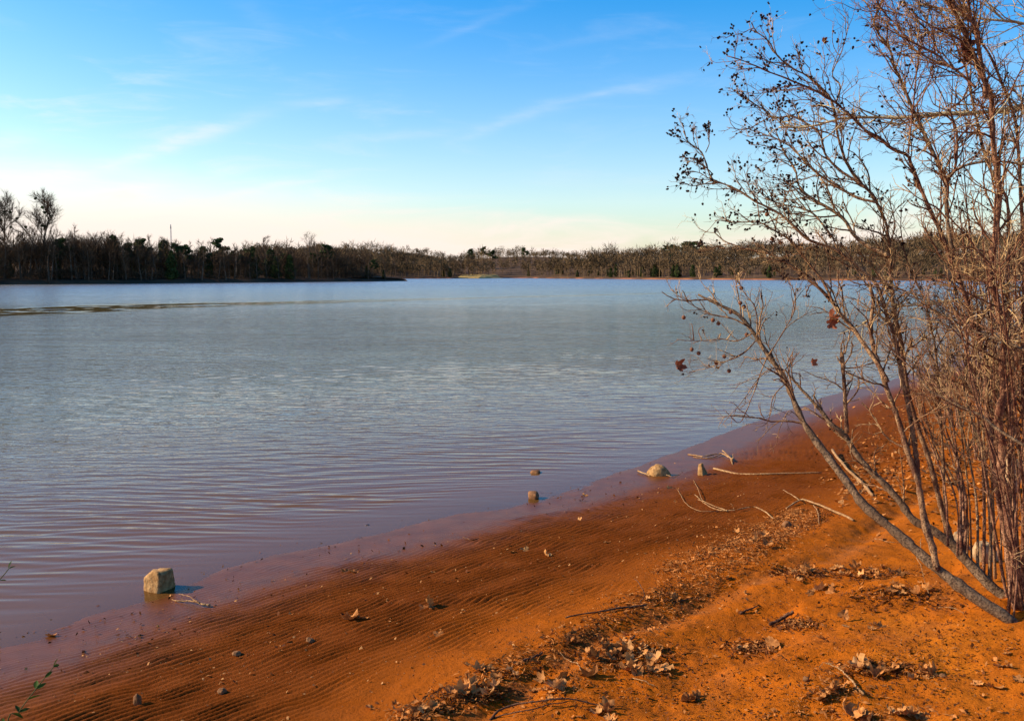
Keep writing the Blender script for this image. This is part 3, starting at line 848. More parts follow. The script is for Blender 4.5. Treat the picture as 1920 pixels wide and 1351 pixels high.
wood_mass('far_wood_mass', 4400, far_pos, lambda rs: rs.uniform(8, 12.5), M['wood'],
          'brown winter wood covering the hillside across the lake', 'wood', 403, 52, .40)
wood_mass('far_underbrush', 1500, lambda rs: far_pos(rs, 2.5, 80, .18, .95), lambda rs: rs.uniform(2, 5.5), M['wood'],
          'brown underbrush at the foot of the far wood', 'brush', 406, 30, .30, True)
wood_mass('far_grey_wood', 260, lambda rs: far_pos(rs, 2, 30, .42, .95), lambda rs: rs.uniform(5, 8.5), M['fartwig_grey'],
          'pale grey saplings along the foot of the far hillside', 'wood', 404, 40, .15)
wood_mass('middle_wood_mass', 520, lambda rs: far_bank.pos(rs.uniform(.14, .45), rs.uniform(6, 90)), lambda rs: rs.uniform(11.5, 15), M['wood'],
          'tall brown wood with bare trunks behind the peninsula tip', 'wood', 405, 80, .34)
cnt = 0
while cnt < 60:
    q = far_bank.pos(rng.uniform(.20, .46), rng.uniform(3, 28)); x = px_of(q)
    if 738 < x < 940:
        place_tree('bare_tree', thin_p[rng.randint(3)], q, 'slim bare tree with a visible trunk left of the golden grass', 'tree', 'slim trees beyond the peninsula tip', rng.uniform(1.15, 1.5), rng.uniform(0, 6))
    cnt += 1


def far_tree(px, inland, topy, meshes, H, kind, label, cat, group=None):
    return bank_tree(px, inland, topy, meshes, H, kind, label, cat, group, far_bank, .18, .9)


for px_, ty in ((1252, 460), (1262, 458), (1275, 455), (1288, 452), (1298, 452), (1306, 455), (1318, 460)):
    t_ = far_tree(px_, 120, ty, pine_p[px_ % 3], 12.2, 'pine_tree', 'dark pine in the clump on the skyline of the far hill', 'tree', 'pines on the far skyline'); t_.scale = (t_.scale[0] * 1.9, t_.scale[1] * 1.9, t_.scale[2])
far_tree(1320, 128, 452, thin_p[2], 9.6, 'bare_tree', 'lone thin tree just right of the skyline pines', 'tree')
for px_, ty in ((938, 462), (960, 464)):
    far_tree(px_, 100, ty, pine_p[px_ % 3], 12.2, 'pine_tree', 'small dark pine on the skyline above the golden grass', 'tree', 'pines above the golden grass')
far_tree(832, 8, 505, cedar_p[1], 8.2, 'cedar_tree', 'broad dark cedar at the water left of the golden grass', 'tree')
far_tree(845, 6, 502, cedar_p[2], 8.2, 'cedar_tree', 'taller dark cedar at the water beside the golden grass', 'tree')
for k in range(46):
    px_ = rng.choice([rng.uniform(1085, 1280), rng.uniform(1170, 1280), rng.uniform(1290, 1420), rng.uniform(980, 1090), rng.uniform(1420, 1800)])
    far_tree(px_, rng.uniform(4, 24), rng.uniform(494, 508), cedar_p[rng.randint(4)], 8.2, 'cedar_tree', 'dark green cedar along the foot of the far hillside', 'tree', 'cedars across the lake')
for px_, ty in ((1085, 486), (1093, 484), (1128, 474), (1132, 472), (1258, 475), (905, 468), (880, 466), (1070, 490), (1230, 488), (1215, 492), (1245, 490)):
    far_tree(px_, 60, ty, pine_p[px_ % 3], 12.2, 'pine_tree', 'dark green pine half hidden in the far brown wood', 'tree', 'pines in the far wood')

# golden grass spit
gs = MB(); gp = np.array([onplane(860, 521.6)[:2], onplane(900, 521.6)[:2], onplane(938, 521.3)[:2]])
sx = np.linspace(gp[0][0], gp[2][0] + 2, 40); base = np.interp(sx, gp[:, 0], gp[:, 1])
V = []
for k, (dy, z) in enumerate(((-6, -.3), (-3, .5), (2, 1.1), (14, 2.0), (34, 2.6))):
    V.append(np.stack([sx + dy * .1, base - 10 + dy, z * np.clip((sx[-1] - sx) / 9, .12, 1) + .25 * vnoise(sx * .6, np.full(40, k * 3.), 7)], -1))
V = np.array(V).reshape(-1, 3); Qs = [(k * 40 + i, k * 40 + i + 1, (k + 1) * 40 + i + 1, (k + 1) * 40 + i) for k in range(4) for i in range(39)]
gs.add(V, Qs); tag(gs.build('golden_grass_spit', M['straw']), kind='structure')

# distant wooded hills above the left wood
for (nm, x0, x1, ty, Yd, sd) in (('distant_hill', 430, 600, 458, 900, 1), ('distant_hill', 660, 850, 461, 860, 2), ('distant_hill', 800, 1180, 468, 820, 3)):
    c0 = at((x0 + x1) / 2, ty, Yd); hw = (x1 - x0) / 2 / FPX * Yd * 1.25
    u = np.linspace(-1, 1, 60); v = np.linspace(-1, 1, 24); Ug, Vg = np.meshgrid(u, v)
    hz = (c0[2] - 6) * np.clip(np.cos(Ug * 1.5), 0, 1) ** .6 * np.clip(np.cos(Vg * 1.5), 0, 1)
    XX = c0[0] + Ug * hw; YY = Yd + Vg * 120
    hb = MB(); i = np.arange(23)[:, None] * 60; j = np.arange(59)[None, :]
    hb.add(np.stack([XX, YY, hz], -1), np.stack([i + j, i + j + 1, i + 60 + j + 1, i + 60 + j], -1).reshape(-1, 4))
    tag(hb.build('distant_hill', M['floor']), kind='structure')
    def hp(rs, c0=c0, hw=hw, Yd=Yd):
        a_, b_ = rs.uniform(-.95, .95), rs.uniform(-.95, .6)
        return np.array([c0[0] + a_ * hw, Yd + b_ * 120, (c0[2] - 6) * max(math.cos(a_ * 1.5), 0) ** .6 * max(math.cos(b_ * 1.5), 0)])
    wood_mass('distant_wood', 240 if sd < 3 else 700, hp, lambda rs: rs.uniform(5, 7.5) + (2.5 if sd == 3 else 0), M['wood'], ('', 'brown wood on the distant hill behind the fan-crowned tree', 'brown wood on the distant hill right of the round dark pine', 'brown wood on the distant hill above the golden grass')[sd], 'wood', 410 + sd, 40, .34)

# radio mast
mt = at(320, 424, 640); base = np.array([mt[0], 640, 2.0]); e = empty('radio_mast', base, 'thin steel radio mast rising beyond the left wood', 'mast')
mb = MB(); Hh = mt[2] - 2.0
for k in range(3):
    a_ = k * 2.094; mb.tube([(math.cos(a_) * .5, math.sin(a_) * .5, 0), (math.cos(a_) * .3, math.sin(a_) * .3, Hh)], [.12, .09], 5)
mb.build('mast_leg_frame', M['steel'], e)
mb = MB()
for k in range(26):
    z0, z1 = Hh * k / 26, Hh * (k + 1) / 26
    for q in range(3):
        a_, b_ = q * 2.094, (q + 1) * 2.094
        mb.tube([(math.cos(a_) * .45, math.sin(a_) * .45, z0), (math.cos(b_) * .45, math.sin(b_) * .45, z1)], [.05, .05], 3)
mb.build('lattice_bracing', M['steel'], e)
mb = MB(); mb.tube([(0, 0, Hh - 1.5), (0, 0, Hh + 1.2)], [.28, .28], 6); mb.build('antenna', M['steel'], e)


# ------------------------------------------------------------------ near trees and shrubs on the right
def twig_of(mb, p, d, L, r, rs, curl=.22, up=.05, n=5, k=3):
    Q, de = wander(p, d, L, n, curl, up, rs)
    mb.tube(Q, np.linspace(r, r * .45, n + 1), k, cap=False)
    return Q, de


def pod_at(mb, p, d, rs, s=1.0):
    """a little three-lobed dry seed capsule"""
    d = d / np.linalg.norm(d); k = 5; L = .017 * s * rs.uniform(.7, 1.35); r = .0068 * s * rs.uniform(.7, 1.3)
    mb.tube(np.array([p, p + d * L * .25, p + d * L * .7, p + d * L]), [r * .3, r, r * .85, r * .2], k, cap=False)


def PODS(q):
    """the capsules sit on the outer, lakeward twigs"""
    px = CX + q[0] / q[1] * FPX
    return float(np.interp(px, [1300, 1480, 1600, 1750, 1900], [1.3, .9, .45, .25, .15]))


class Plant:
    def __init__(s, name, base, label, cat, bark, seed, group=None):
        s.base = np.asarray(base, float); s.e = empty(name, s.base, label, cat, group); s.bark = bark
        s.rs = np.random.RandomState(seed); s.br = MB(); s.tw = MB(); s.pods = MB(); s.paths = []
    def stem(s, pts, y0, y1, d0, d1, side=10, tw=5, start=.25, length=.55, pods=.5, lean=(-.12, 0, .12), bark=None, ypow=1.0, part=True, noisy=.012):
        """trace a stem through picture points, its distance going from y0 to y1; d0, d1 are thicknesses in picture pixels"""
        n = len(pts); P = []
        cum = np.concatenate([[0], np.cumsum([math.hypot(pts[i + 1][0] - pts[i][0], pts[i + 1][1] - pts[i][1]) for i in range(n - 1)])]); cum /= cum[-1]
        for (px, py), u in zip(pts, cum): P.append(at(px, py, y0 + (y1 - y0) * u ** ypow))
        m_ = max(14, n * 4); C = catmull(P, m_)
        C = C + np.cumsum(s.rs.normal(0, noisy * .5, C.shape), 0) * np.linspace(0, 1, m_)[:, None] * .35
        rr = np.linspace(d0, d1, m_) / 2 / FPX * np.linspace(y0, y1, m_)
        rr = rr * (1 + .11 * s.rs.normal(0, 1, m_)) * .88
        rr[0] *= 1.12
        mb = MB(); mb.tube(C, rr, 8 if d0 > 6 else 6); 
        if part: mb.build('stem', bark or s.bark, s.e, s.base)
        s.paths.append((C, rr))
        s.sprout(C, rr, side, tw, start, length, pods, lean)
        return C
    def sprout(s, C, rr, side, tw, start, length, pods, lean):
        rs = s.rs; n = len(C); lean = np.array(lean)
        side = int(side * 1.5)
        for k in range(side):
            u = start + (1 - start) * (k + rs.rand()) / side; f = u * (n - 1); i = min(int(f), n - 2); q = C[i] + (C[i + 1] - C[i]) * (f - i)
            t = C[i + 1] - C[i]; t /= np.linalg.norm(t)
            d = perp_dir(t, rs.uniform(.4, 1.05), rs) + lean; L = length * rs.uniform(.45, 1.25) * (1.15 - .55 * u)
            r = min(rr[i] * .5, .0065) * rs.uniform(.6, 1.0) + .0012
            Q, de = twig_of(s.br, q, d, L, r, rs, .17, .03, 7, 4)
            s.twigs(Q, r, tw, L, pods, 0)
    def twigs(s, Q, r, tw, L, pods, lev):
        rs = s.rs; n = len(Q) - 1
        for _ in range(tw):
            u = rs.uniform(.15, 1.0); f = u * n; i = min(int(f), n - 1); q = Q[i] + (Q[i + 1] - Q[i]) * (f - i)
            t = Q[i + 1] - Q[i]; t /= np.linalg.norm(t)
            d = perp_dir(t, rs.uniform(.35, 1.0), rs) + np.array([-.05, 0, .08]); l2 = L * rs.uniform(.25, .6); r2 = max(r * .55, .0012)
            Q2, de = twig_of(s.tw, q, d, l2, r2, rs, .24, .02, 5, 3)
            if lev == 0: s.twigs(Q2, r2, max(2, tw - 3), l2, pods, 1)
            if rs.rand() < pods * .26 * PODS(q):
                for _ in range(rs.randint(1, 3)):
                    pod_at(s.pods, Q2[-1] + rs.normal(0, .007, 3), de + rs.normal(0, .6, 3), rs)
                if rs.rand() < .4:
                    pod_at(s.pods, Q2[rs.randint(2, 5)], de + rs.normal(0, .9, 3), rs)
    def done(s, twigmat=None):
        s.br.build('branches', s.bark, s.e, s.base, kind='stuff'); s.tw.build('twigs', twigmat or M['twig'], s.e, s.base, kind='stuff')
        s.pods.build('seed_pods', M['pod'], s.e, s.base, kind='stuff')
    def ball(s, px, py, Y, dpx=8):
        c = at(px, py, Y); r = dpx / 2 / FPX * Y; mb = MB(); rs = s.rs
        th = np.linspace(0, np.pi, 7); ring = [(c + np.array([0, 0, math.cos(a_) * r])) for a_ in th]
        mb.tube(np.array(ring), np.maximum(np.sin(th) * r, r * .08) * (1 + .05 * rs.normal(0, 1, 7)), 10)
        b = mb.build('seed_ball', M['ball'], s.e, s.base)
        st = MB(); nearest = min((np.linalg.norm(p - (c + np.array([0.03, 0, .16]))), tuple(p)) for C, _ in s.paths for p in C)[1]
        tip = c + np.array([rs.uniform(-.03, .05), 0, rs.uniform(.10, .2)])
        st.tube(catmull([c + np.array([0, 0, r]), tip], 4), np.full(4, .0011), 3); st.build('stalk', M['twig'], b, s.base)
        st = MB(); far_p = np.array(nearest)
        if np.linalg.norm(far_p - tip) < 1.2:
            mid = (far_p + tip) / 2 + np.array([0, 0, .04]) + rs.normal(0, .03, 3)
            s.tw.tube(catmull([far_p, mid, tip], 8), np.linspace(.004, .0014, 8), 4)


def leaf_shape(size, curl, seed, lobes=5):
    """a dry lobed leaf, cupped and crumpled, about 60 triangles"""
    rs = np.random.RandomState(seed); n = 26
    a_ = np.linspace(-np.pi * .92, np.pi * .92, n); rr = .42 + .30 * np.abs(np.cos(a_ * lobes / 2.0)) ** 1.4 + .18 * np.cos(a_ / 2) + rs.uniform(-.05, .05, n)
    ring = np.stack([rr * np.cos(a_), rr * np.sin(a_) * .9], -1) * size * .62
    mid = ring * .52
    V2 = np.vstack([[[0, 0]], mid, ring]); x, y = V2[:, 0] / size, V2[:, 1] / size
    z = curl * (x * x * 1.1 + y * y * 1.7) * size + .10 * curl * np.sin(np.arctan2(y, x) * lobes + 1) * np.hypot(x, y) * size * 1.6 + rs.normal(0, .075 * size, len(x)) * np.hypot(x, y) * 1.6
    fold = rs.uniform(-.6, .9) * curl; z = z + np.abs(y) * fold * size
    V = np.column_stack([V2, z])
    T = [(0, 1 + i, 2 + i) for i in range(n - 1)]; Qd = [(1 + i, 1 + n + i, 2 + n + i, 2 + i) for i in range(n - 1)]
    V = np.vstack([V, [[-.02 * size, -.01 * size, 0], [-.02 * size, .01 * size, 0], [-.55 * size, .03 * size, .12 * size * curl]]])
    T.append((len(V) - 3, len(V) - 2, len(V) - 1))
    return V, Qd, T


def leaf_mesh(name, size, curl, seed, m_, lobes=5):
    V, Qd, T = leaf_shape(size, curl, seed, lobes); me = new_mesh(name, V, Qd, T, True); me.materials.append(m_); return me


def rotm(rx, ry, rz):
    from mathutils import Euler
    return np.array(Euler((rx, ry, rz)).to_matrix())


def hang_leaf(plant, px, py, Y, size, seed, rot, lab):
    me = leaf_mesh('dead_leaf', size, .9, seed, M['deadleaf']); o = bpy.data.objects.new('dead_leaf', me); col.objects.link(o); o.parent = plant.e
    o.location = at(px, py, Y) - plant.base; o.rotation_euler = rot; o['label'] = lab


gA = ground(1900, 1166)
YA = gA[1]
# A: the leaning sapling with seed balls
A = Plant('leaning_sapling', gA, 'low leaning bare sapling with hanging seed balls, reaching left over the water', 'tree', M['bark'], 21)
s1 = [(1902, 1170), (1880, 1152), (1841, 1128), (1800, 1098), (1764, 1071), (1724, 1036), (1678, 996), (1622, 949), (1594, 913), (1546, 850), (1505, 790), (1475, 716), (1442, 665), (1420, 635), (1383, 590), (1311, 553)]
cA = A.stem(s1, YA, 6.9, 27, 5, 9, 4, .58, .5, .06, (-.2, 0, .05), ypow=1.1, bark=M['bark_dark'])
yA = lambda py: YA + (6.9 - YA) * max(0, min(1, ((1165 - py) / 612)))
A.stem([(1755, 1066), (1749, 1026), (1735, 988), (1729, 945), (1722, 903), (1703, 847), (1690, 797), (1678, 758), (1665, 728), (1651, 682), (1643, 653), (1636, 615), (1638, 588), (1642, 555), (1636, 520)], yA(1066), 6.1, 15, 7, 9, 5, .35, .4, .2)
A.stem([(1758, 1068), (1746, 1015), (1736, 975), (1726, 931), (1720, 874), (1713, 816), (1705, 768), (1695, 720), (1688, 682), (1682, 649), (1674, 618), (1665, 595), (1657, 572), (1645, 536), (1618, 509), (1587, 484), (1560, 467), (1520, 452), (1491, 425), (1464, 403), (1423, 380), (1395, 361), (1368, 348), (1345, 339), (1337, 327), (1329, 303), (1323, 286), (1312, 277), (1295, 265), (1286, 244)],
       yA(1068), 6.4, 13, 2.2, 26, 6, .35, .34, .75, (-.25, 0, .2))
A.stem([(1345, 339), (1328, 334), (1310, 322), (1292, 318), (1284, 320)], 6.35, 6.4, 2.2, 1.5, 5, 3, .1, .10, 1.0)
A.stem([(1337, 327), (1320, 310), (1300, 300), (1286, 296)], 6.35, 6.4, 2.2, 1.5, 5, 3, .1, .09, 1.0)
A.stem([(1323, 286), (1330, 268), (1329, 250), (1335, 236)], 6.35, 6.4, 2.0, 1.3, 4, 2, .3, .07, 1.0)
A.stem([(1665, 716), (1647, 684), (1618, 643), (1599, 615), (1580, 595), (1564, 572), (1538, 542), (1512, 520), (1480, 495), (1450, 478), (1410, 468), (1368, 455), (1342, 434)], 5.95, 6.6, 10, 2, 16, 5, .2, .33, .35)
A.stem([(1564, 572), (1545, 530), (1522, 498), (1500, 471), (1487, 452), (1452, 430), (1424, 415), (1395, 413), (1368, 411), (1343, 407)], 6.2, 6.5, 6, 1.8, 13, 5, .2, .24, .7)
A.stem([(1420, 635), (1402, 655), (1385, 668), (1362, 676), (1330, 686), (1290, 694)], 6.6, 6.9, 3, 1.2, 6, 3, .2, .22, .1)
A.stem([(1400, 610), (1372, 597), (1330, 590), (1290, 572), (1250, 549)], 6.7, 6.95, 4, 1.2, 7, 3, .2, .2, .1)
A.stem([(1410, 625), (1380, 640), (1350, 636), (1310, 640), (1275, 636)], 6.6, 6.8, 3, 1.2, 5, 3, .2, .2, .1)
A.stem([(1440, 665), (1425, 700), (1410, 740), (1385, 790), (1357, 770)], 6.5, 6.4, 3, 1.1, 4, 2, .2, .2, .05, (-.1, 0, -.25))
A.stem([(1475, 716), (1450, 745), (1440, 790), (1418, 800)], 6.3, 6.2, 3, 1.1, 5, 2, .2, .22, .05, (-.1, 0, -.25))
A.stem([(1490, 745), (1470, 700), (1448, 690), (1420, 712), (1385, 760), (1362, 790)], 6.3, 6.3, 2.5, 1.1, 4, 2, .2, .2, .05, (-.1, 0, -.2))
A.stem([(1475, 716), (1462, 704), (1440, 690)], 6.3, 6.3, 5, 3, 3, 2, .2, .2, .1)
A.stem([(1505, 790), (1480, 770), (1462, 800), (1455, 830)], 6.2, 6.2, 2.2, 1, 3, 2, .2, .15, .05, (0, 0, -.2))
A.stem([(1420, 635), (1418, 580), (1395, 545), (1380, 520)], 6.6, 6.7, 3, 1.2, 6, 3, .2, .2, .1)
A.stem([(1442, 665), (1470, 620), (1490, 580), (1484, 540), (1460, 510)], 6.5, 6.5, 3, 1.2, 7, 4, .2, .25, .2)
for b in ((1282, 595), (1390, 540), (1337, 600), (1347, 606), (1297, 655), (1310, 662), (1358, 668), (1367, 695), (1343, 680), (1400, 627), (1370, 585), (1388, 568), (1395, 575), (1448, 448), (1463, 455), (1438, 402)):
    A.ball(b[0], b[1], 6.75, 8)
hang_leaf(A, 1270, 687, 6.85, .105, 3, (1.2, .3, .4), 'dark red-brown lobed leaf hanging at the tip of the lowest branch')
hang_leaf(A, 1562, 594, 6.2, .12, 4, (.9, .6, 1.4), 'crumpled dark red leaf caught in the middle of the branches')
hang_leaf(A, 1557, 606, 6.2, .09, 5, (1.5, -.3, .2), 'second crumpled dark red leaf of the pair caught among the branches')
hang_leaf(A, 1524, 680, 6.1, .06, 6, (1.2, -.5, .7), 'small brown leaf caught low among the twigs')
hang_leaf(A, 1544, 78, 6.0, .05, 7, (1.2, -.9, .7), 'small brown leaf at the top of an upright twig')
A.done()

# B: the second trunk with its upright stems
gB = ground(1884, 1118); YB = gB[1]
Bp = Plant('many_stemmed_tree', gB, 'many-stemmed bare tree behind the leaning sapling, its branches arching to the upper left', 'tree', M['bark'], 33)
Bp.stem([(1890, 1122), (1860, 1100), (1832, 1071), (1803, 1040), (1787, 1021), (1745, 990), (1715, 974), (1688, 937), (1657, 903), (1638, 885), (1618, 862), (1601, 839), (1586, 812), (1564, 794), (1535, 757), (1505, 724), (1480, 690)], YB, 6.9, 24, 4, 10, 4, .4, .35, .15, ypow=1.0, bark=M['bark_dark'])
Bp.stem([(1588, 812), (1586, 770), (1584, 720), (1583, 662)], 6.6, 6.7, 8, 8, 6, 4, .3, .3, .2)
Bp.stem([(1584, 664), (1592, 630), (1594, 600), (1580, 560)], 6.7, 6.7, 3, 1.5, 6, 4, .2, .25, .3)
Bp.stem([(1583, 690), (1610, 688), (1640, 680), (1690, 672)], 6.7, 6.5, 3, 1.5, 6, 4, .2, .25, .3)
Bp.stem([(1790, 1026), (1780, 1000), (1765, 951), (1753, 903), (1740, 855), (1726, 816), (1711, 768), (1703, 739), (1700, 711), (1695, 663), (1688, 624), (1682, 595), (1676, 557), (1674, 499), (1668, 434), (1657, 405), (1643, 373), (1624, 352), (1607, 330), (1595, 307), (1588, 282), (1580, 252), (1576, 221), (1568, 192), (1556, 177), (1529, 150), (1500, 131), (1472, 108), (1452, 83), (1429, 65), (1421, 50)],
        YB + .25, 6.3, 13, 2.2, 34, 6, .30, .36, .7, (-.2, 0, .15))
Bp.stem([(1668, 480), (1638, 467), (1618, 455), (1599, 438), (1580, 409), (1549, 388), (1524, 373), (1499, 350), (1491, 317), (1475, 292), (1464, 269), (1456, 246)], 6.1, 6.6, 9, 2, 18, 6, .2, .3, .65, (-.25, 0, .1))
Bp.stem([(1643, 379), (1609, 371), (1580, 355), (1568, 348), (1539, 327), (1510, 300), (1487, 275), (1440, 250), (1420, 245)], 6.15, 6.5, 6, 1.8, 16, 5, .2, .28, .65, (-.25, 0, .05))
Bp.stem([(1624, 352), (1600, 336), (1572, 317), (1549, 292), (1543, 273), (1537, 252), (1510, 231), (1481, 217), (1445, 219), (1429, 208), (1402, 192), (1366, 172)], 6.15, 6.6, 6, 1.6, 18, 5, .2, .24, .65, (-.25, 0, .1))
Bp.stem([(1560, 444), (1529, 404), (1510, 392), (1470, 382), (1440, 370), (1415, 340)], 6.2, 6.6, 5, 1.5, 12, 5, .2, .25, .6, (-.2, 0, .1))
Bp.stem([(1568, 192), (1575, 160), (1560, 140), (1575, 100), (1588, 60), (1591, 24)], 6.2, 6.2, 3, 1.3, 6, 3, .3, .22, .1)
Bp.stem([(1510, 162), (1480, 168), (1450, 172), (1420, 178), (1392, 176)], 6.3, 6.5, 2.5, 1.2, 5, 3, .3, .18, .1, (-.3, 0, -.1))
Bp.stem([(1445, 219), (1425, 230), (1400, 243), (1365, 240)], 6.4, 6.5, 2.5, 1.2, 4, 2, .4, .12, .05, (-.3, 0, -.1))
Bp.stem([(1774, 1007), (1771, 970), (1769, 874), (1765, 797), (1761, 720), (1755, 653), (1747, 615), (1742, 586), (1724, 538), (1703, 492), (1690, 440), (1688, 380)], YB + .3, 6.3, 7, 2, 16, 5, .35, .35, .2)
for k in range(14):
    x0 = rng.uniform(1770, 1880); y0 = 1020 + (x0 - 1770) * .85 + rng.uniform(-8, 8); x1 = x0 - rng.uniform(20, 110); yt = rng.uniform(300, 720)
    Bp.stem([(x0, y0), (x0 - 6 + rng.normal(0, 4), y0 * .7 + yt * .3), ((x0 + x1) / 2 + rng.normal(0, 8), y0 * .35 + yt * .65), (x1, yt)], YB + rng.uniform(-.05, .5), YB + rng.uniform(.3, 1.3), rng.uniform(4, 7.5), 1.6, 8, 4, .35, .28, .15, (-.08, 0, .1), bark=M['bark'] if k % 2 else M['bark_red'])
Bp.done()

# C: the tall right-hand clump
gC = ground(1908, 1140); YC = gC[1]
Cp = Plant('tall_stem_clump', gC, 'tall clump of reddish upright stems at the right edge, forking high into the sky', 'tree', M['bark_red'], 47)
Cp.stem([(1905, 1140), (1885, 1000), (1870, 900), (1858, 820), (1853, 758), (1851, 720), (1849, 672), (1842, 644), (1830, 611), (1820, 580), (1811, 553), (1794, 503), (1784, 479), (1772, 444), (1753, 404), (1738, 371), (1722, 332), (1711, 307), (1703, 288), (1676, 277), (1653, 257), (1628, 242), (1592, 208), (1560, 180), (1500, 150), (1440, 128), (1398, 110), (1362, 98)],
        YC, 5.9, 17, 2, 34, 6, .28, .38, .65, (-.2, 0, .15))
Cp.stem([(1912, 1140), (1900, 1040), (1885, 930), (1878, 884), (1880, 835), (1872, 787), (1880, 740), (1878, 672), (1884, 634), (1874, 595), (1865, 557), (1855, 528), (1857, 490), (1865, 432), (1869, 375), (1861, 317), (1857, 278), (1853, 231), (1849, 185), (1836, 163), (1817, 119), (1794, 67), (1772, 35), (1759, 15), (1730, -40), (1690, -120)],
        YC, 5.2, 20, 7, 34, 6, .28, .5, .35, (-.1, 0, .1))
Cp.stem([(1849, 185), (1846, 150), (1840, 115), (1832, 67), (1828, 42), (1797, 15), (1780, -8), (1740, -60)], 5.35, 5.2, 9, 5, 14, 6, .1, .45, .4)
Cp.stem([(1916, 1130), (1922, 900), (1918, 700), (1921, 500), (1915, 355), (1907, 240), (1897, 192), (1880, 150), (1859, 102), (1838, 67), (1800, -20), (1760, -120)], YC + .2, 5.6, 12, 4, 28, 6, .25, .48, .4, (-.15, 0, .1))
Cp.stem([(1908, 1130), (1895, 900), (1893, 720), (1893, 590), (1895, 498), (1895, 403), (1888, 363), (1872, 344), (1850, 290), (1830, 200), (1815, 120), (1800, 20), (1790, -60)], YC + .5, 6.1, 10, 4, 28, 6, .25, .45, .35)
Cp.stem([(1786, 479), (1776, 409), (1774, 355), (1774, 338), (1761, 311), (1745, 275), (1728, 240), (1722, 231), (1703, 188), (1688, 150), (1674, 123), (1667, 92), (1643, 61), (1634, 42), (1643, 15), (1653, -8)], 5.6, 5.9, 9, 4, 24, 6, .1, .36, .55, (-.2, 0, .1), bark=M['bark_dark'])
Cp.stem([(1774, 340), (1790, 317), (1794, 269), (1792, 240), (1782, 204), (1800, 190), (1830, 165), (1880, 120)], 5.65, 5.6, 6, 2.5, 12, 5, .1, .35, .3)
Cp.stem([(1774, 336), (1795, 318), (1820, 308), (1860, 305), (1925, 312)], 5.65, 5.4, 5, 5, 8, 5, .1, .3, .3, bark=M['bark_dark'])
Cp.stem([(1703, 288), (1706, 255), (1712, 200), (1722, 120), (1735, 60), (1748, 0), (1750, -30)], 5.7, 5.6, 4, 2, 16, 5, .1, .32, .4)
Cp.stem([(1817, 119), (1790, 130), (1760, 105), (1735, 92), (1712, 80), (1690, 62), (1668, 38), (1640, 10), (1625, -10)], 5.3, 5.5, 5, 2, 18, 5, .1, .34, .4, (-.2, 0, .1))
Cp.stem([(1760, 100), (1740, 60), (1700, 30), (1660, 18), (1640, 5)], 5.5, 5.7, 4, 1.5, 12, 5, .1, .3, .5, (-.2, 0, .1))
Cp.stem([(1830, 165), (1790, 130), (1740, 110), (1700, 80), (1665, 32)], 5.5, 5.8, 5, 1.5, 16, 5, .1, .34, .45, (-.25, 0, .1))
Cp.stem([(1905, 1120), (1866, 800), (1815, 730), (1811, 672), (1803, 634), (1794, 576), (1788, 528), (1786, 470), (1780, 400)], YC + .3, 6.2, 9, 2, 18, 6, .3, .36, .2)
Cp.stem([(1925, 838), (1869, 803), (1840, 778), (1811, 766), (1753, 737), (1745, 732), (1726, 707), (1703, 680), (1688, 665), (1670, 649), (1647, 644)], 5.3, 5.9, 7, 2, 12, 4, .2, .3, .2, bark=M['bark_dark'])
Cp.stem([(1930, 660), (1860, 632), (1830, 622), (1788, 601), (1753, 584), (1734, 572), (1719, 557), (1686, 542), (1660, 530)], 5.4, 5.9, 6, 2, 14, 5, .2, .3, .2, bark=M['bark_dark'])
for k in range(15):
    x0 = 1905 + rng.uniform(-14, 40); x1 = rng.uniform(1775, 1935); ytop = rng.uniform(120, 640); y1 = 4.8 + rng.uniform(0, 1.9)
    m1 = (x0 * .55 + x1 * .45 + rng.normal(0, 8), 1140 * .6 + ytop * .4); m2 = (x0 * .22 + x1 * .78 + rng.normal(0, 10), 1140 * .28 + ytop * .72)
    Cp.stem([(x0, 1140 + rng.uniform(-20, 30)), m1, m2, (x1, ytop)], YC + rng.uniform(-.15, .5), y1, rng.uniform(3, 8), 1.6, 7, 3, .2, .34, .08, (-.05, 0, .1), part=True)
Cp.stem([(1898, 1205), (1900, 1160), (1904, 1080), (1900, 980), (1893, 900)], YC - .25, YC - .1, 5, 4, 3, 2, .4, .2, 0)
hang_leaf(Cp, 1802, 92, 5.4, .13, 8, (1.2, -.4, .7), 'clump of dark dead leaves caught on the high fork')
hang_leaf(Cp, 1806, 104, 5.4, .11, 9, (.6, 1.4, .2), 'lower leaf of the dark clump caught on the high fork')
Cp.done()

# D: the pale limbs of a tree that stands just outside the picture
gD = np.array([3.95, 5.6, gz(3.95, 5.6)])
Dp = Plant('overhanging_tree', gD, 'tree beyond the right edge, its pale level limb crossing the stems high up', 'tree', M['limb'], 59)
mbD = MB(); Pd = catmull([gD - [0, 0, .2], gD + [.03, .02, 1.5], gD + [.0, .05, 3.2], gD + [.1, .1, 5.2]], 14); mbD.tube(Pd, np.linspace(.12, .06, 14), 10); mbD.build('trunk', M['limb'], Dp.e, Dp.base)
Dp.stem([(2210, 168), (2050, 182), (1920, 200), (1888, 206), (1859, 210), (1811, 214), (1772, 214), (1734, 219), (1686, 223), (1647, 223), (1590, 223), (1577, 225), (1545, 233), (1510, 240), (1464, 240)], 5.65, 6.1, 15, 3, 26, 5, .25, .36, .12, (-.3, 0, 0))
Dp.stem([(2215, 590), (2000, 545), (1900, 545), (1805, 557), (1772, 561), (1724, 567), (1688, 570), (1663, 578), (1620, 600)], 5.65, 6.3, 10, 3, 22, 5, .25, .4, .1, (-.3, 0, 0))
Dp.stem([(2215, 330), (2050, 290), (1920, 160), (1860, 225), (1800, 300)][:2] + [(1925, 158), (1885, 195), (1855, 226)], 5.6, 5.2, 9, 3, 6, 4, .3, .3, .1)
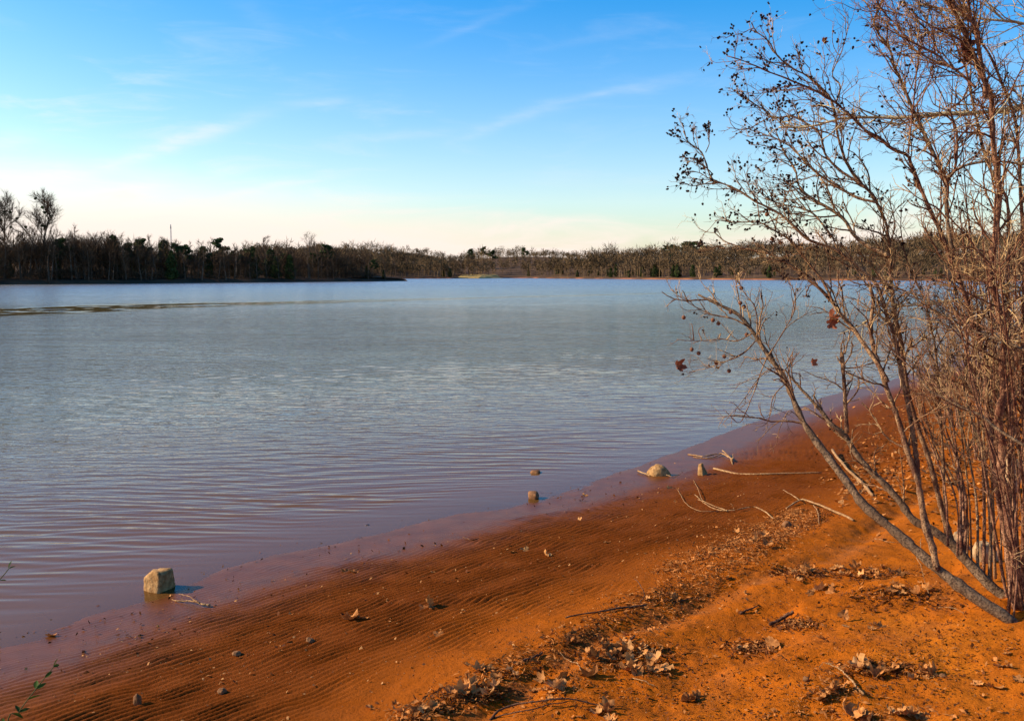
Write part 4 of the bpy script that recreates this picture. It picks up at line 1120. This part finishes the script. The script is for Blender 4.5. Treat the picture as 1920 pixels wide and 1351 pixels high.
Dp.stem([(2210, 80), (2000, 60), (1900, 40), (1820, 30), (1780, 18), (1720, 2)], 5.6, 5.8, 9, 3, 20, 5, .25, .4, .1, (-.2, 0, 0))
Dp.done()

# shrubs and saplings farther along the bank
shr = [(1795, 800, 1.6), (1880, 780, 2.2), (1830, 722, 2.6), (1910, 735, 3.2), (1770, 742, 2.0), (1850, 860, 1.3), (1930, 850, 2.2), (1985, 760, 3.4), (1870, 700, 3.6), (1945, 700, 4.2), (2010, 900, 2.2)]
shrub_lab = ['twiggy bare shrub on the leaf-strewn bank behind the stems', 'bare shrub just left of the right edge behind the tall clump', 'slender bare shrub where the beach meets the thicket', 'tall bare shrub at the right edge behind the tall clump',
             'low bare shrub nearest the far end of the beach', 'small bare shrub on the sand between the stems', 'bare shrub cut by the right edge above the pale rocks', 'tall bare shrub outside the right edge', 'tall bare shrub farthest along the bank', 'highest bare shrub of the thicket at the right edge', 'bare shrub beyond the right edge near the pale rocks']
for k, (px_, py_, H) in enumerate(shr):
    g = ground(px_, py_); rs = np.random.RandomState(700 + k)
    sp = Plant('bare_shrub', g, shrub_lab[k], 'shrub', M['twig'], 700 + k, 'bare shrubs along the bank')
    for j in range(8):
        a_ = rs.uniform(0, 6.28); tl = rs.uniform(.05, .42); d = np.array([math.cos(a_) * tl - .12, math.sin(a_) * tl, 1]); L = H * rs.uniform(.6, 1.1)
        Qp, de = wander(g + np.array([rs.normal(0, .1), rs.normal(0, .1), -.05]), d, L, 11, .09, .02, rs); rr = np.linspace(.011 * H ** .5 + .004, .003, 12)
        mb = MB(); mb.tube(Qp, rr, 5); mb.build('stem', M['bark_red'] if j % 2 else M['bark'], sp.e, sp.base)
        sp.paths.append((Qp, rr)); sp.sprout(Qp, rr, 6, 2, .25, .24 * H, .03, (0, 0, .1))
    sp.done()


# ------------------------------------------------------------------ rocks
def rock(px, py, wpx, hpx, seed, m_, label, planes=None, cat='rock', name='rock', sink=.25, depth=.9, rz=0.0, group=None, soft=14):
    g = ground(px, py); Yd = g[1]; w = wpx / FPX * Yd / 2; h = hpx / FPX * Yd
    g = g + np.array([0, w * depth, 0]); g[2] = max(gz(g[0], g[1]), -.05) 
    rs = np.random.RandomState(seed)
    import bmesh
    b = bmesh.new(); bmesh.ops.create_icosphere(b, subdivisions=4, radius=1.0)
    D = np.array([v.co[:] for v in b.verts]); F = np.array([[v.index for v in f.verts] for f in b.faces]); b.free()
    if name == 'stone':
        planes = [(rs.normal(0, 1, 3), rs.uniform(.88, 1.0)) for _ in range(44)]
    if planes is None:
        if soft == 14: soft = 8
        planes = [(rs.normal(0, 1, 3), rs.uniform(.72, 1.0)) for _ in range(13)] + [((0, 0, 1), .9), ((0, 0, -1), .9)]
    N = np.array([np.array(p[0]) / np.linalg.norm(p[0]) for p in planes]); Hh_ = np.array([p[1] for p in planes])
    dn = np.maximum(D @ N.T, 1e-3); q = (dn / Hh_) ** soft
    rr = q.sum(1) ** (-1 / soft)
    V = D * rr[:, None]
    nz = fbm(V[:, 0] * 2.2 + V[:, 2] * 1.7 + seed, V[:, 1] * 2.2 - V[:, 2] * 1.3, seed, 4)
    V = V * (1 + .15 * nz + .05 * fbm(V[:, 0] * 7 + V[:, 2] * 5, V[:, 1] * 7 - V[:, 2] * 6, seed + 9, 3))[:, None]
    c, s_ = math.cos(rz), math.sin(rz); V = np.stack([V[:, 0] * c - V[:, 1] * s_, V[:, 0] * s_ + V[:, 1] * c, V[:, 2]], -1)
    ext = np.abs(V[:, 0]).max(); zmin, zmax = V[:, 2].min(), V[:, 2].max()
    V = V * np.array([w / ext, w / ext * depth, h * (1 + sink) / (zmax - zmin)])
    V[:, 2] -= V[:, 2].min() + h * sink
    me = new_mesh(name, V, None, F, True); me.materials.append(m_)
    o = bpy.data.objects.new(name, me); col.objects.link(o); o.location = g
    return tag(o, label, cat, group)


rock(290, 1113, 60, 42, 5, M['rock'], 'large blocky tan rock standing in the shallow water at the left', name='boulder', cat='rock', sink=.2, soft=40,
     planes=[((-.50, -.85, .20), .78), ((.93, -.36, .05), .70), ((-.05, .1, 1), .80), ((-1, .25, .1), .95), ((1, .2, .15), .95), ((0, 1, .1), .95), ((0, 0, -1), .9), ((.6, -.2, .75), .92), ((-.55, -.1, .85), .93)])
rock(1004, 895, 24, 12, 6, M['rock_brown'], 'small brown rock awash, farther of the two beside the waterline')
rock(1001, 936, 22, 14, 7, M['rock_brown'], 'small brown rock at the waterline, nearer of the two')
rock(1240, 894, 50, 21, 8, M['rock'], 'wide pale tan rock at the water edge right of centre', soft=5, depth=.7, planes=[((-.5, -.3, .8), .8), ((.3, -.2, .9), .85), ((.9, -.3, .5), .8), ((-.9, -.4, .2), .95), ((.1, -1, .3), .8), ((0, 1, .2), .8), ((0, 0, -1), .8), ((.6, .5, .6), .8)])
rock(1317, 892, 27, 23, 9, M['rock'], 'pointed tan rock right of the wide pale one', planes=[((-.6, -.6, .4), .8), ((.7, -.5, .6), .72), ((.3, .9, .4), .8), ((-.8, .5, .3), .85), ((0, 0, -1), .8), ((-.2, 0, 1), .92), ((-1, 0, .1), .85)], soft=12)
rock(255, 1325, 20, 24, 10, M['rock_brown'], 'upright egg-shaped stone on the rippled sand at the bottom left', name='stone', cat='stone')
rock(414, 1302, 18, 11, 11, M['rock_brown'], 'small stone on the ripples right of the egg-shaped stone', name='stone', cat='stone')
rock(441, 1231, 20, 9, 12, M['rock_brown'], 'small flat brown stone on the ripples left of centre', name='stone', cat='stone')
rock(580, 1206, 18, 10, 13, M['rock_brown'], 'small slanted stone on the ripples below the star-shaped leaf', name='stone', cat='stone')
rock(688, 989, 13, 6, 14, M['rock_dark'], 'small dark wet rock barely above the water', name='stone', cat='stone')
rock(1806, 1036, 56, 36, 15, M['rock_pale'], 'pale rock behind the stems, left of a pair', soft=20)
rock(1858, 1060, 70, 40, 16, M['rock_pale'], 'larger pale rock behind the stems, right of a pair', soft=20)
rock(1908, 925, 44, 66, 17, M['rock_pale'], 'upright pale rock at the right edge behind the tall stems', soft=20)
rock(1478, 990, 20, 13, 18, M['rock_brown'], 'rounded brown stone with a black shadow on the wrack line', name='stone', cat='stone')
rock(1134, 848, 8, 4, 19, M['rock_dark'], 'tiny dark stone far out in the shallows', name='stone', cat='stone')
rock(1513, 1278, 13, 9, 20, M['rock_brown'], 'small brown stone on the orange sand above the pale curved stick', name='stone', cat='stone')
rock(1770, 1270, 14, 6, 22, M['rock_brown'], 'small stone lying right of the leaf clump on the orange sand', name='stone', cat='stone')


# ------------------------------------------------------------------ sticks
def stick(paths, m_, label, name='stick', cat='stick', lift0=0.0):
    """paths: list of (points (px, py, lift), d0, d1); the first is the main stick, the rest its side twigs"""
    g0 = ground(*paths[0][0][0][:2]); e = None
    objs = []
    for (pts, d0, d1) in paths:
        P = []
        for (px, py, lf) in pts:
            Yg = ground(px, py)
            if lf > 0:                      # raised above the sand: take the ground below and lift it straight up
                q = Yg.copy()
                for _ in range(6):
                    q2 = at(px, py, q[1]); hh = gz(q2[0], q2[1]) + lf
                    d = ray(px, py); t = (hh - EYE[2]) / d[2]; q = EYE + d * t
                P.append(q)
            else: P.append(Yg)
        n = max(8, len(P) * 5); C = catmull(P, n); Ys = C[:, 1]
        rr = np.linspace(d0, d1, n) / 2.9 / FPX * Ys * (1 + .10 * rng.normal(0, 1, n)); C = C + np.cumsum(rng.normal(0, .004, C.shape), 0) * np.array([1, 1, .3]); C[:, 2] += rr * .7
        objs.append((C, rr))
    if len(objs) == 1:
        mb = MB(); mb.tube(*objs[0], 7); o = mb.build(name, m_, None, g0); return tag(o, label, cat)
    e = empty(name, g0, label, cat)
    for k, (C, rr) in enumerate(objs):
        mb = MB(); mb.tube(C, rr, 7); mb.build('main_stem' if k == 0 else 'side_twig', m_, e, g0)
    return e


D_, K_ = M['drift'], M['darkstick']
stick([([(322, 1124, .0), (345, 1128, .01), (370, 1133, .015), (394, 1136, .01)], 3, 6), ([(334, 1113, .03), (355, 1118, .05), (372, 1130, .02)], 1.5, 3), ([(342, 1115, .04), (345, 1126, .01)], 1.5, 1.5)], D_, 'pale forked stick lying in the mud right of the big rock')
stick([([(1290, 852, 0), (1320, 856, .01), (1350, 851, .02), (1372, 862, .04)], 3, 5), ([(1354, 845, .06), (1368, 856, .04), (1376, 872, .0)], 4, 3), ([(1374, 852, .10), (1372, 864, .02)], 2, 4), ([(1300, 857, .0), (1330, 858, .01), (1352, 850, .02)], 2, 3)], D_, 'pale branching driftwood at the waterline above the pointed rock')
stick([([(1337, 879, .01), (1390, 889, 0), (1450, 888, .01), (1540, 884, .02)], 6, 3)], D_, 'long straight pale stick right of the pointed rock')
stick([([(1302, 927, .02), (1320, 943, 0), (1350, 957, .01), (1385, 955, .02), (1415, 950, .03), (1437, 963, .02), (1452, 975, 0)], 2, 4), ([(1308, 936, .01), (1330, 945, .02), (1362, 957, .02)], 2, 3), ([(1300, 900, .0), (1312, 925, .03), (1320, 942, .01)], 1.2, 2), ([(1268, 912, .0), (1285, 940, .02), (1310, 957, .02), (1350, 958, .01)], 1.2, 2)], D_, 'thin curved pale branch on the rippled sand')
stick([([(1475, 953, 0), (1500, 938, .04), (1530, 947, .03), (1565, 962, .02), (1600, 978, .0)], 4, 7), ([(1500, 938, .04), (1488, 930, .05), (1468, 918, .03)], 3, 1.5), ([(1525, 947, .03), (1535, 962, .01), (1541, 984, 0)], 3, 2)], D_, 'pale forked stick above the wrack line near the leaning sapling')
stick([([(1062, 1158, 0), (1100, 1150, .01), (1150, 1143, .01), (1210, 1135, .01)], 4, 6), ([(1190, 1085, .12), (1205, 1100, .1), (1208, 1118, .05), (1200, 1130, .01)], 2, 3)], K_, 'long dark stick with a thin upright twig on the rippled sand')
stick([([(1442, 1172, .01), (1470, 1158, .02), (1492, 1147, .02)], 8, 10)], K_, 'thick short dark stick on the orange sand right of the big leaf heap')
stick([([(1387, 1151, .0), (1405, 1142, .01), (1424, 1135, .01)], 7, 3)], K_, 'thin dark splinter left of the thick short dark stick')
stick([([(1545, 1243, .03), (1568, 1254, .02), (1590, 1278, .01), (1610, 1300, .01)], 3, 7), ([(1534, 1254, .0), (1541, 1245, .03), (1556, 1247, .03)], 1.5, 2)], D_, 'pale curved stick pointing down on the bare orange sand')
stick([([(918, 1351, 0), (935, 1333, .02), (965, 1320, .03), (1010, 1317, .03), (1060, 1312, .03), (1100, 1320, .01), (1132, 1330, 0)], 7, 4)], K_, 'dark bent branch half buried in leaves at the bottom')
stick([([(925, 1347, .0), (985, 1338, .01), (1060, 1322, .02)], 4, 3)], K_, 'thin dark stick beneath the bent branch at the bottom')
stick([([(980, 1240, 0), (1000, 1230, .01), (1020, 1222, .01)], 8, 6)], K_, 'short dark stick at the lower end of the wrack line')
stick([([(1050, 1222, .04), (1062, 1237, .02), (1080, 1245, .01), (1084, 1257, .0)], 2, 3)], D_, 'thin white twig left of the big leaf heap')
stick([([(1190, 1190, .02), (1182, 1199, .01), (1176, 1210, 0)], 4, 5)], K_, 'dark stub stuck above the big leaf heap')
stick([([(1185, 1270, .01), (1205, 1275, .02), (1228, 1283, .01)], 2, 2.5)], D_, 'thin pale twig right below the big leaf heap')
stick([([(1262, 1130, .0), (1280, 1127, .01), (1300, 1120, .01), (1340, 1116, 0)], 3, 2)], K_, 'thin dark twig on the crest of the sand ridge')
stick([([(1640, 1010, .0), (1665, 1018, .02), (1700, 1021, .0)], 1.5, 1.5)], D_, 'thin pale stem lying beside the leaning trunk')
stick([([(1755, 1140, .0), (1785, 1140, .01), (1808, 1150, .0)], 2, 1.5)], D_, 'thin pale twig on the sand below the leaning trunk')
stick([([(1728, 1010, .25), (1729, 1060, .15), (1738, 1095, .05), (1748, 1116, 0)], 2, 2)], D_, 'thin pale shoot hanging from the leaning trunk to the sand', cat='twig', name='hanging_twig')
stick([([(1560, 845, .05), (1580, 870, .03), (1610, 900, .02), (1640, 930, 0)], 7, 9)], D_, 'pale straight stick leaning beside the sapling trunk')
stick([([(868, 1007, 0), (880, 1010, .01), (896, 1008, 0)], 3, 2)], K_, 'small dark twig on the wet mud near the middle')
stick([([(1196, 884, .01), (1206, 888, .01), (1216, 893, 0)], 5, 3)], D_, 'short pale stick left of the wide pale rock')
stick([([(1250, 890, .03), (1266, 895, .01), (1280, 890, .02)], 2, 1.5)], D_, 'small pale twig leaning on the wide pale rock')

# ------------------------------------------------------------------ fallen leaves
leaf_ms = [leaf_mesh('fallen_leaf', .105 + .012 * (i % 4), (.1, .3, .45, .65, .2, .8)[i % 6], 900 + i, M['leaf'] if i % 3 else M['leaf_pale'], 5 if i % 2 else 3) for i in range(12)]


LITTER = MB()
leaf_ar = [leaf_shape(.105 + .012 * (i % 4), (.1, .3, .45, .65, .2, .8)[i % 6], 900 + i, 5 if i % 2 else 3) for i in range(12)]


def litter_leaf(px, py, sc):
    g = ground(px, py); V, Qd, T = leaf_ar[rng.randint(12)]
    V = V @ rotm(rng.normal(0, .4), rng.normal(0, .4), rng.uniform(0, 6.28)).T * sc + np.array([g[0], g[1], g[2] + .006])
    LITTER.add(V, Qd, T)


def fallen(px, py, label, group, sc=1.0, rot=None, k=None, lift=.0):
    g = ground(px, py); me_ = leaf_ms[rng.randint(12) if k is None else k]
    o = bpy.data.objects.new('fallen_leaf', me_); col.objects.link(o)
    o.rotation_euler = rot if rot is not None else (rng.normal(0, .4), rng.normal(0, .4), rng.uniform(0, 6.28))
    o.scale = (sc, sc, sc); o.location = (g[0], g[1], g[2] + .008 * sc + lift)
    tag(o, label, 'leaf', group)
    return o


fallen(805, 1140, 'star-shaped pale leaf standing up on the rippled sand', None, 1.15, (1.0, .1, 1.3), 1, .03)
fallen(795, 1141, 'dark leaf lying beneath the star-shaped pale leaf', None, 1.0, (.2, .1, .3), 4)
for (px_, py_, lb, sc) in ((648, 1072, 'left leaf of the curled pair on the wet mud', .9), (664, 1072, 'right leaf of the curled pair on the wet mud', .8), (655, 1163, 'left curled leaf of the long dry clump on the ripples', 1.0), (680, 1161, 'right curled leaf of the long dry clump on the ripples', 1.0),
                           (985, 1032, 'twisted pale leaf with a stalk on the upper ripples', .9), (958, 1036, 'flat pale leaf left of the twisted leaf on the ripples', .6), (1025, 1043, 'crumpled pale leaf right of the twisted leaf on the ripples', .9), (1097, 929, 'pale leaf on the wet sand below the wide rock', .6),
                           (1085, 976, 'small flat leaf in the middle of the ripples', .5), (1138, 1017, 'long narrow pale leaf on the ripples', .6), (1256, 916, 'pale leaf beneath the wide pale rock', .75), (1265, 941, 'faint small leaf on the ripples right of the long narrow one', .4),
                           (822, 1190, 'small upright curled leaf below the star-shaped leaf', .6), (876, 1247, 'small round pale leaf on the lower ripples', .5), (695, 1328, 'curled dark leaf at the bottom edge of the ripples', .8), (525, 1222, 'flat pale leaf on the ripples left of the star-shaped leaf', .4), (95, 1192, 'brown leaf scrap at the water edge by the left side', .6), (545, 1152, 'pale scrap of leaf at the edge of the wet mud', .35),
                           (1330, 1040, 'pale flat leaf on the litter band', .5), (1365, 1085, 'greyish flat leaf on the sand ridge', .6), (1110, 1268, 'leaf lying just below the big heap', .9)):
    fallen(px_, py_, lb, None, sc)

heaps = [((1180, 1225), 55, 16, 26, 'dry curled leaf in the big heap on the sand right of centre'), ((1130, 1232), 30, 12, 12, 'dry curled leaf in the left end of the big heap'), ((1225, 1255), 40, 16, 16, 'dry leaf scattered right below the big heap'),
         ((885, 1300), 36, 14, 18, 'dry leaf in the heap at the bottom centre'), ((795, 1335), 40, 12, 14, 'dry leaf in the small heap at the bottom left of the bent branch'), ((1035, 1290), 40, 14, 14, 'dry leaf scattered above the bent branch'), ((1100, 1336), 32, 12, 9, 'broad pale leaf piled at the end of the bent branch'),
         ((1500, 1072), 35, 6, 12, 'brown leaf in the small row left of the sand mound'), ((1630, 1076), 60, 7, 20, 'brown leaf in the long row below the leaning trunk'), ((1540, 1108), 25, 8, 8, 'curled leaf below the small leaf row'), ((1690, 1108), 55, 10, 14, 'brown leaf in the litter under the trunk fork'),
         ((1645, 1253), 48, 12, 16, 'curled leaf in the clump right of the pale curved stick'), ((1735, 1268), 22, 10, 9, 'narrow curled leaf at the right end of the clump'), ((1560, 1303), 35, 12, 12, 'leaf scattered below the pale curved stick'), ((1660, 1342), 90, 8, 16, 'leaf in the row along the bottom right edge'),
         ((1410, 1215), 30, 10, 9, 'small leaf in the clump by the grey channel'), ((1485, 1172), 20, 8, 8, 'leaf caught beside the thick short dark stick'), ((1638, 1172), 14, 6, 4, 'dark leaf in the lone clump on the orange sand'), ((1300, 1310), 18, 16, 5, 'dark curled leaf at the bottom beside the grey channel'),
         ((1690, 860), 70, 40, 26, 'brown leaf strewn among the stems on the upper beach'), ((1800, 880), 70, 60, 26, 'brown leaf strewn under the thicket'), ((1610, 925), 40, 18, 16, 'brown leaf around the leaning trunk'), ((1440, 1010), 50, 12, 12, 'brown leaf in the litter band near the rounded stone'), ((1880, 1270), 40, 40, 6, 'single leaf on the bare sand by the right edge'), ((1500, 1110), 200, 90, 14, 'small leaf scattered on the open orange sand')]
tot = 0
for (c, sx_, sy_, nn, lb) in heaps:
    for k in range(nn):
        if k >= .62 * nn:
            litter_leaf(c[0] + rng.normal(0, sx_ * .7), min(1375, c[1] + rng.normal(0, sy_ * .7)), rng.uniform(.25, .5)); continue
        fallen(c[0] + rng.normal(0, sx_ * .6), min(1375, c[1] + rng.normal(0, sy_ * .6)), lb, lb.replace('dry curled leaf', 'leaves').replace('leaf', 'leaves', 1), rng.uniform(.35, .85), lift=rng.uniform(0, .03) if nn > 10 else 0)


def debris(name, n, sampler, m_, label, smin, smax, seed, narrow=.25):
    """shredded scraps too many and small to count: bent slivers, one mesh"""
    rs = np.random.RandomState(seed); P = sampler(rs, n)
    z = terrain(P[:, 0], P[:, 1])
    a_ = rs.uniform(0, 6.28, n); L = rs.uniform(smin, smax, n); w = L * narrow * rs.uniform(.4, 1.5, n); t1 = rs.normal(0, .35, n); t2 = rs.normal(0, .6, n)
    d = np.stack([np.cos(a_), np.sin(a_), t1], -1); s_ = np.stack([-np.sin(a_), np.cos(a_), t2], -1)
    c = np.column_stack([P, z + .004 + rs.uniform(0, .010, n)])
    V = np.stack([c - d * L[:, None] / 2, c + s_ * w[:, None] / 2 + [0, 0, .004], c + d * L[:, None] / 2, c - s_ * w[:, None] / 2], 1).reshape(-1, 3)
    T = np.concatenate([np.stack([np.arange(n) * 4, np.arange(n) * 4 + 1, np.arange(n) * 4 + 3], -1), np.stack([np.arange(n) * 4 + 1, np.arange(n) * 4 + 2, np.arange(n) * 4 + 3], -1)])
    mb = MB(); mb.add(V, None, T); o = mb.build(name, m_, smooth=False); tag(o, label, 'debris', kind='stuff')


def band(pxs, spread):
    W_ = np.array([ground(*p)[:2] for p in pxs]); C = catmull(W_, 60)
    def f(rs, n):
        t = rs.rand(n) * 58.99; i = t.astype(int); e_ = C[i + 1] - C[i]; p = C[i] + e_ * (t - i)[:, None]
        n_ = np.stack([-e_[:, 1], e_[:, 0]], -1); n_ /= np.linalg.norm(n_, axis=1)[:, None]
        wv = .25 + 3.6 * np.abs(vnoise(t * .35, np.full(n, 3.3), 5))
        return p + n_ * (rs.normal(0, spread, n) * wv)[:, None] + rs.normal(0, .05, (n, 2))
    return f


wr = [(740, 1349), (870, 1296), (960, 1245), (1060, 1195), (1180, 1140), (1290, 1090), (1400, 1030), (1480, 990), (1540, 955)]
debris('wrack_line_debris', 3600, band(wr, .11), M['debris'], 'band of shredded reddish leaf litter along the wrack line', .012, .055, 801, .16)
debris('dark_wrack_debris', 2200, band([(p[0] + 10, p[1] + 8) for p in wr], .12), M['debris_dark'], 'dark wet scraps under the wrack line litter', .008, .04, 802)
wr2 = [(1000, 1330), (1120, 1250), (1230, 1180), (1330, 1105), (1430, 1035), (1540, 970)]
debris('ridge_debris', 1500, band(wr2, .05), M['debris'], 'thin line of shredded litter on the crest of the sand ridge', .010, .04, 803)
debris('litter_band_debris', 3400, band([(1240, 1075), (1310, 1045), (1380, 1015), (1440, 985), (1500, 955)], .16), M['debris'], 'wide patch of reddish litter below the rounded stone', .012, .055, 804, .16)


def patch(boxes):
    def f(rs, n):
        b = np.array(boxes, float)[rs.randint(len(boxes), size=n)]
        return ground_many(np.clip(rs.normal(b[:, 0], b[:, 2]), 0, 2100), np.clip(rs.normal(b[:, 1], b[:, 3]), 650, 1400))[:, :2]
    return f


debris('heap_debris', 2600, patch([(1180, 1228, 60, 14), (1130, 1235, 30, 12), (885, 1302, 35, 10), (795, 1335, 35, 8), (1630, 1078, 60, 6), (1690, 1110, 60, 9), (1645, 1255, 50, 10), (1500, 1074, 30, 6), (1410, 1215, 30, 9), (1490, 1170, 25, 7), (1560, 1300, 40, 12), (1660, 1340, 120, 8)]),
       M['debris'], 'broken bits of leaf around the leaf heaps', .012, .05, 805)
debris('heap_dark_debris', 3000, patch([(1190, 1230, 50, 14), (885, 1305, 35, 10), (1630, 1080, 60, 6), (1690, 1112, 60, 9), (1645, 1258, 50, 10), (1500, 1076, 30, 6), (1410, 1217, 30, 9), (1490, 1172, 25, 7), (1690, 1130, 90, 10)]),
       M['debris_dark'], 'dark rotted bits between the leaves of the heaps', .012, .05, 806)
debris('upper_beach_debris', 2600, patch([(1690, 850, 60, 40), (1620, 900, 40, 25), (1800, 860, 70, 60), (1850, 940, 60, 50), (1740, 780, 60, 25), (1880, 800, 60, 40)]), M['debris'], 'leaf litter strewn across the upper beach under the stems', .02, .09, 807, .35)
debris('upper_beach_dark_debris', 1500, patch([(1690, 860, 60, 40), (1640, 880, 50, 25), (1800, 840, 70, 50), (1850, 920, 60, 50), (1900, 760, 60, 40)]), M['debris_dark'], 'dark litter under the thicket', .02, .08, 808, .4)
debris('ripple_specks', 800, patch([(700, 1180, 330, 70), (900, 1100, 250, 50), (350, 1260, 200, 50), (1150, 1010, 150, 50), (1350, 940, 120, 40)]), M['leaf_pale'], 'pale specks of leaf scattered over the rippled sand', .006, .03, 809, .5)
debris('mud_specks', 420, patch([(450, 1110, 260, 40), (800, 1025, 200, 25), (250, 1200, 160, 40), (1100, 930, 100, 15)]), M['debris_dark'], 'dark specks scattered over the wet mud', .010, .045, 810, .4)
debris('sand_specks', 3800, patch([(1500, 1200, 260, 90), (1750, 1220, 120, 80), (1250, 1300, 180, 50)]), M['debris_dark'], 'dark crumbs scattered over the orange sand', .006, .025, 811, .5)
debris('sand_leaf_bits', 700, patch([(1500, 1200, 260, 90), (1750, 1220, 120, 80), (1250, 1300, 180, 50), (1500, 1050, 120, 40)]), M['debris'], 'small leaf bits scattered over the orange sand', .010, .04, 812, .35)

heap2 = [((960, 1262), 50, 22, 14, 'dry leaf along the lower wrack line'), ((1080, 1200), 60, 20, 12, 'dry leaf along the middle of the wrack line'), ((1250, 1120), 60, 20, 10, 'dry leaf on the upper wrack line above the big heap'), ((1380, 1040), 50, 16, 10, 'dry leaf on the upper wrack line near the grey channel')]
for (c, sx_, sy_, nn, lb) in heap2:
    for k in range(nn):
        fallen(c[0] + rng.normal(0, sx_ * .6), c[1] + rng.normal(0, sy_ * .4), lb, lb.replace('leaf', 'leaves', 1), rng.uniform(.25, .6))


tag(LITTER.build('leaf_litter', M['leaf']), 'smaller broken leaves matted in and around the leaf heaps', 'leaf litter', kind='stuff')


def pebbles(name, n, sampler, m_, label, smin, smax, seed):
    rs = np.random.RandomState(seed); P = sampler(rs, n); z = terrain(P[:, 0], P[:, 1]); r = rs.uniform(smin, smax, n)
    O = np.array([(1, 0, 0), (0, 1, 0), (-1, 0, 0), (0, -1, 0), (0, 0, .7), (0, 0, -.7)], float)
    V = np.column_stack([P, z + .002])[:, None, :] + O[None] * r[:, None, None] * rs.uniform(.6, 1.3, (n, 6, 1))
    F = np.array([(0, 1, 4), (1, 2, 4), (2, 3, 4), (3, 0, 4), (1, 0, 5), (2, 1, 5), (3, 2, 5), (0, 3, 5)])
    mb = MB(); mb.add(V.reshape(-1, 3), None, (np.arange(n)[:, None, None] * 6 + F[None]).reshape(-1, 3)); tag(mb.build(name, m_), label, 'gravel', kind='stuff')


pebbles('sand_grit', 2600, patch([(1500, 1200, 260, 90), (1750, 1220, 120, 80), (1250, 1300, 180, 50), (1600, 1050, 120, 40), (900, 1200, 250, 70)]), M['rock_brown'], 'brown grit and small pebbles scattered over the beach', .002, .006, 821)
pebbles('pale_grit', 500, patch([(1400, 1220, 300, 90), (800, 1180, 350, 70), (300, 1240, 160, 60)]), M['rock_pale'], 'pale specks of quartz scattered over the beach', .002, .005, 822)

# ------------------------------------------------------------------ the green shoot at the lower left corner
gS = np.array([-1.36, 2.35, gz(-1.36, 2.35)])
e = empty('evergreen_shoot', gS, 'green leafy shoot reaching into the lower left corner', 'plant')
lm = MB(); ring = np.array([(0, 0), (.25, .16), (.55, .20), (.8, .12), (1, 0), (.8, -.12), (.55, -.20), (.25, -.16)])
lv = np.column_stack([ring, .10 * np.abs(ring[:, 1]) * 4 - .12 * ring[:, 0] ** 2]); mid = np.array([[.5, 0, -.05]])
lm.add(np.vstack([lv, mid]), None, [(8, i, (i + 1) % 8) for i in range(8)]); lmesh = lm.mesh('leaf', M['green'])
for (pts, seed) in (([gS, gS + [-.02, 0, .5], at(8, 1390, 2.42), at(35, 1335, 2.45), at(68, 1290, 2.5), at(100, 1250, 2.55)], 1), ([gS + [-.05, 0, .02], gS + [-.14, 0, .7], at(-40, 1200, 2.4), at(-15, 1110, 2.45), at(16, 1066, 2.5)], 2)):
    C = catmull(pts, 120); mb = MB(); mb.tube(C, np.linspace(.0045, .0012, 120), 5); mb.build('stem', M['greenstem'], e, gS)
    rs = np.random.RandomState(seed)
    for k in range(86, 120, 3):
        if rs.rand() < .1: continue
        for sgn in ((1, -1) if k % 2 else (1,)):
            o = bpy.data.objects.new('leaf', lmesh); col.objects.link(o); o.parent = e; o.location = C[k] - gS
            t = Vector(C[min(k + 1, 119)] - C[max(k - 1, 0)]).normalized(); d = (t + Vector((rs.normal(0, .6), rs.normal(0, .5), rs.normal(0, .3))) * .9 + Vector((sgn * .5, 0, 0))).normalized()
            o.rotation_euler = d.to_track_quat('X', 'Z').to_euler(); o.rotation_euler.rotate_axis('X', rs.uniform(-1, 1))
            sc = rs.uniform(.028, .046) * (2.0 - 1.35 * k / 120); o.scale = (sc, sc, sc)
print('objects', len(bpy.data.objects))
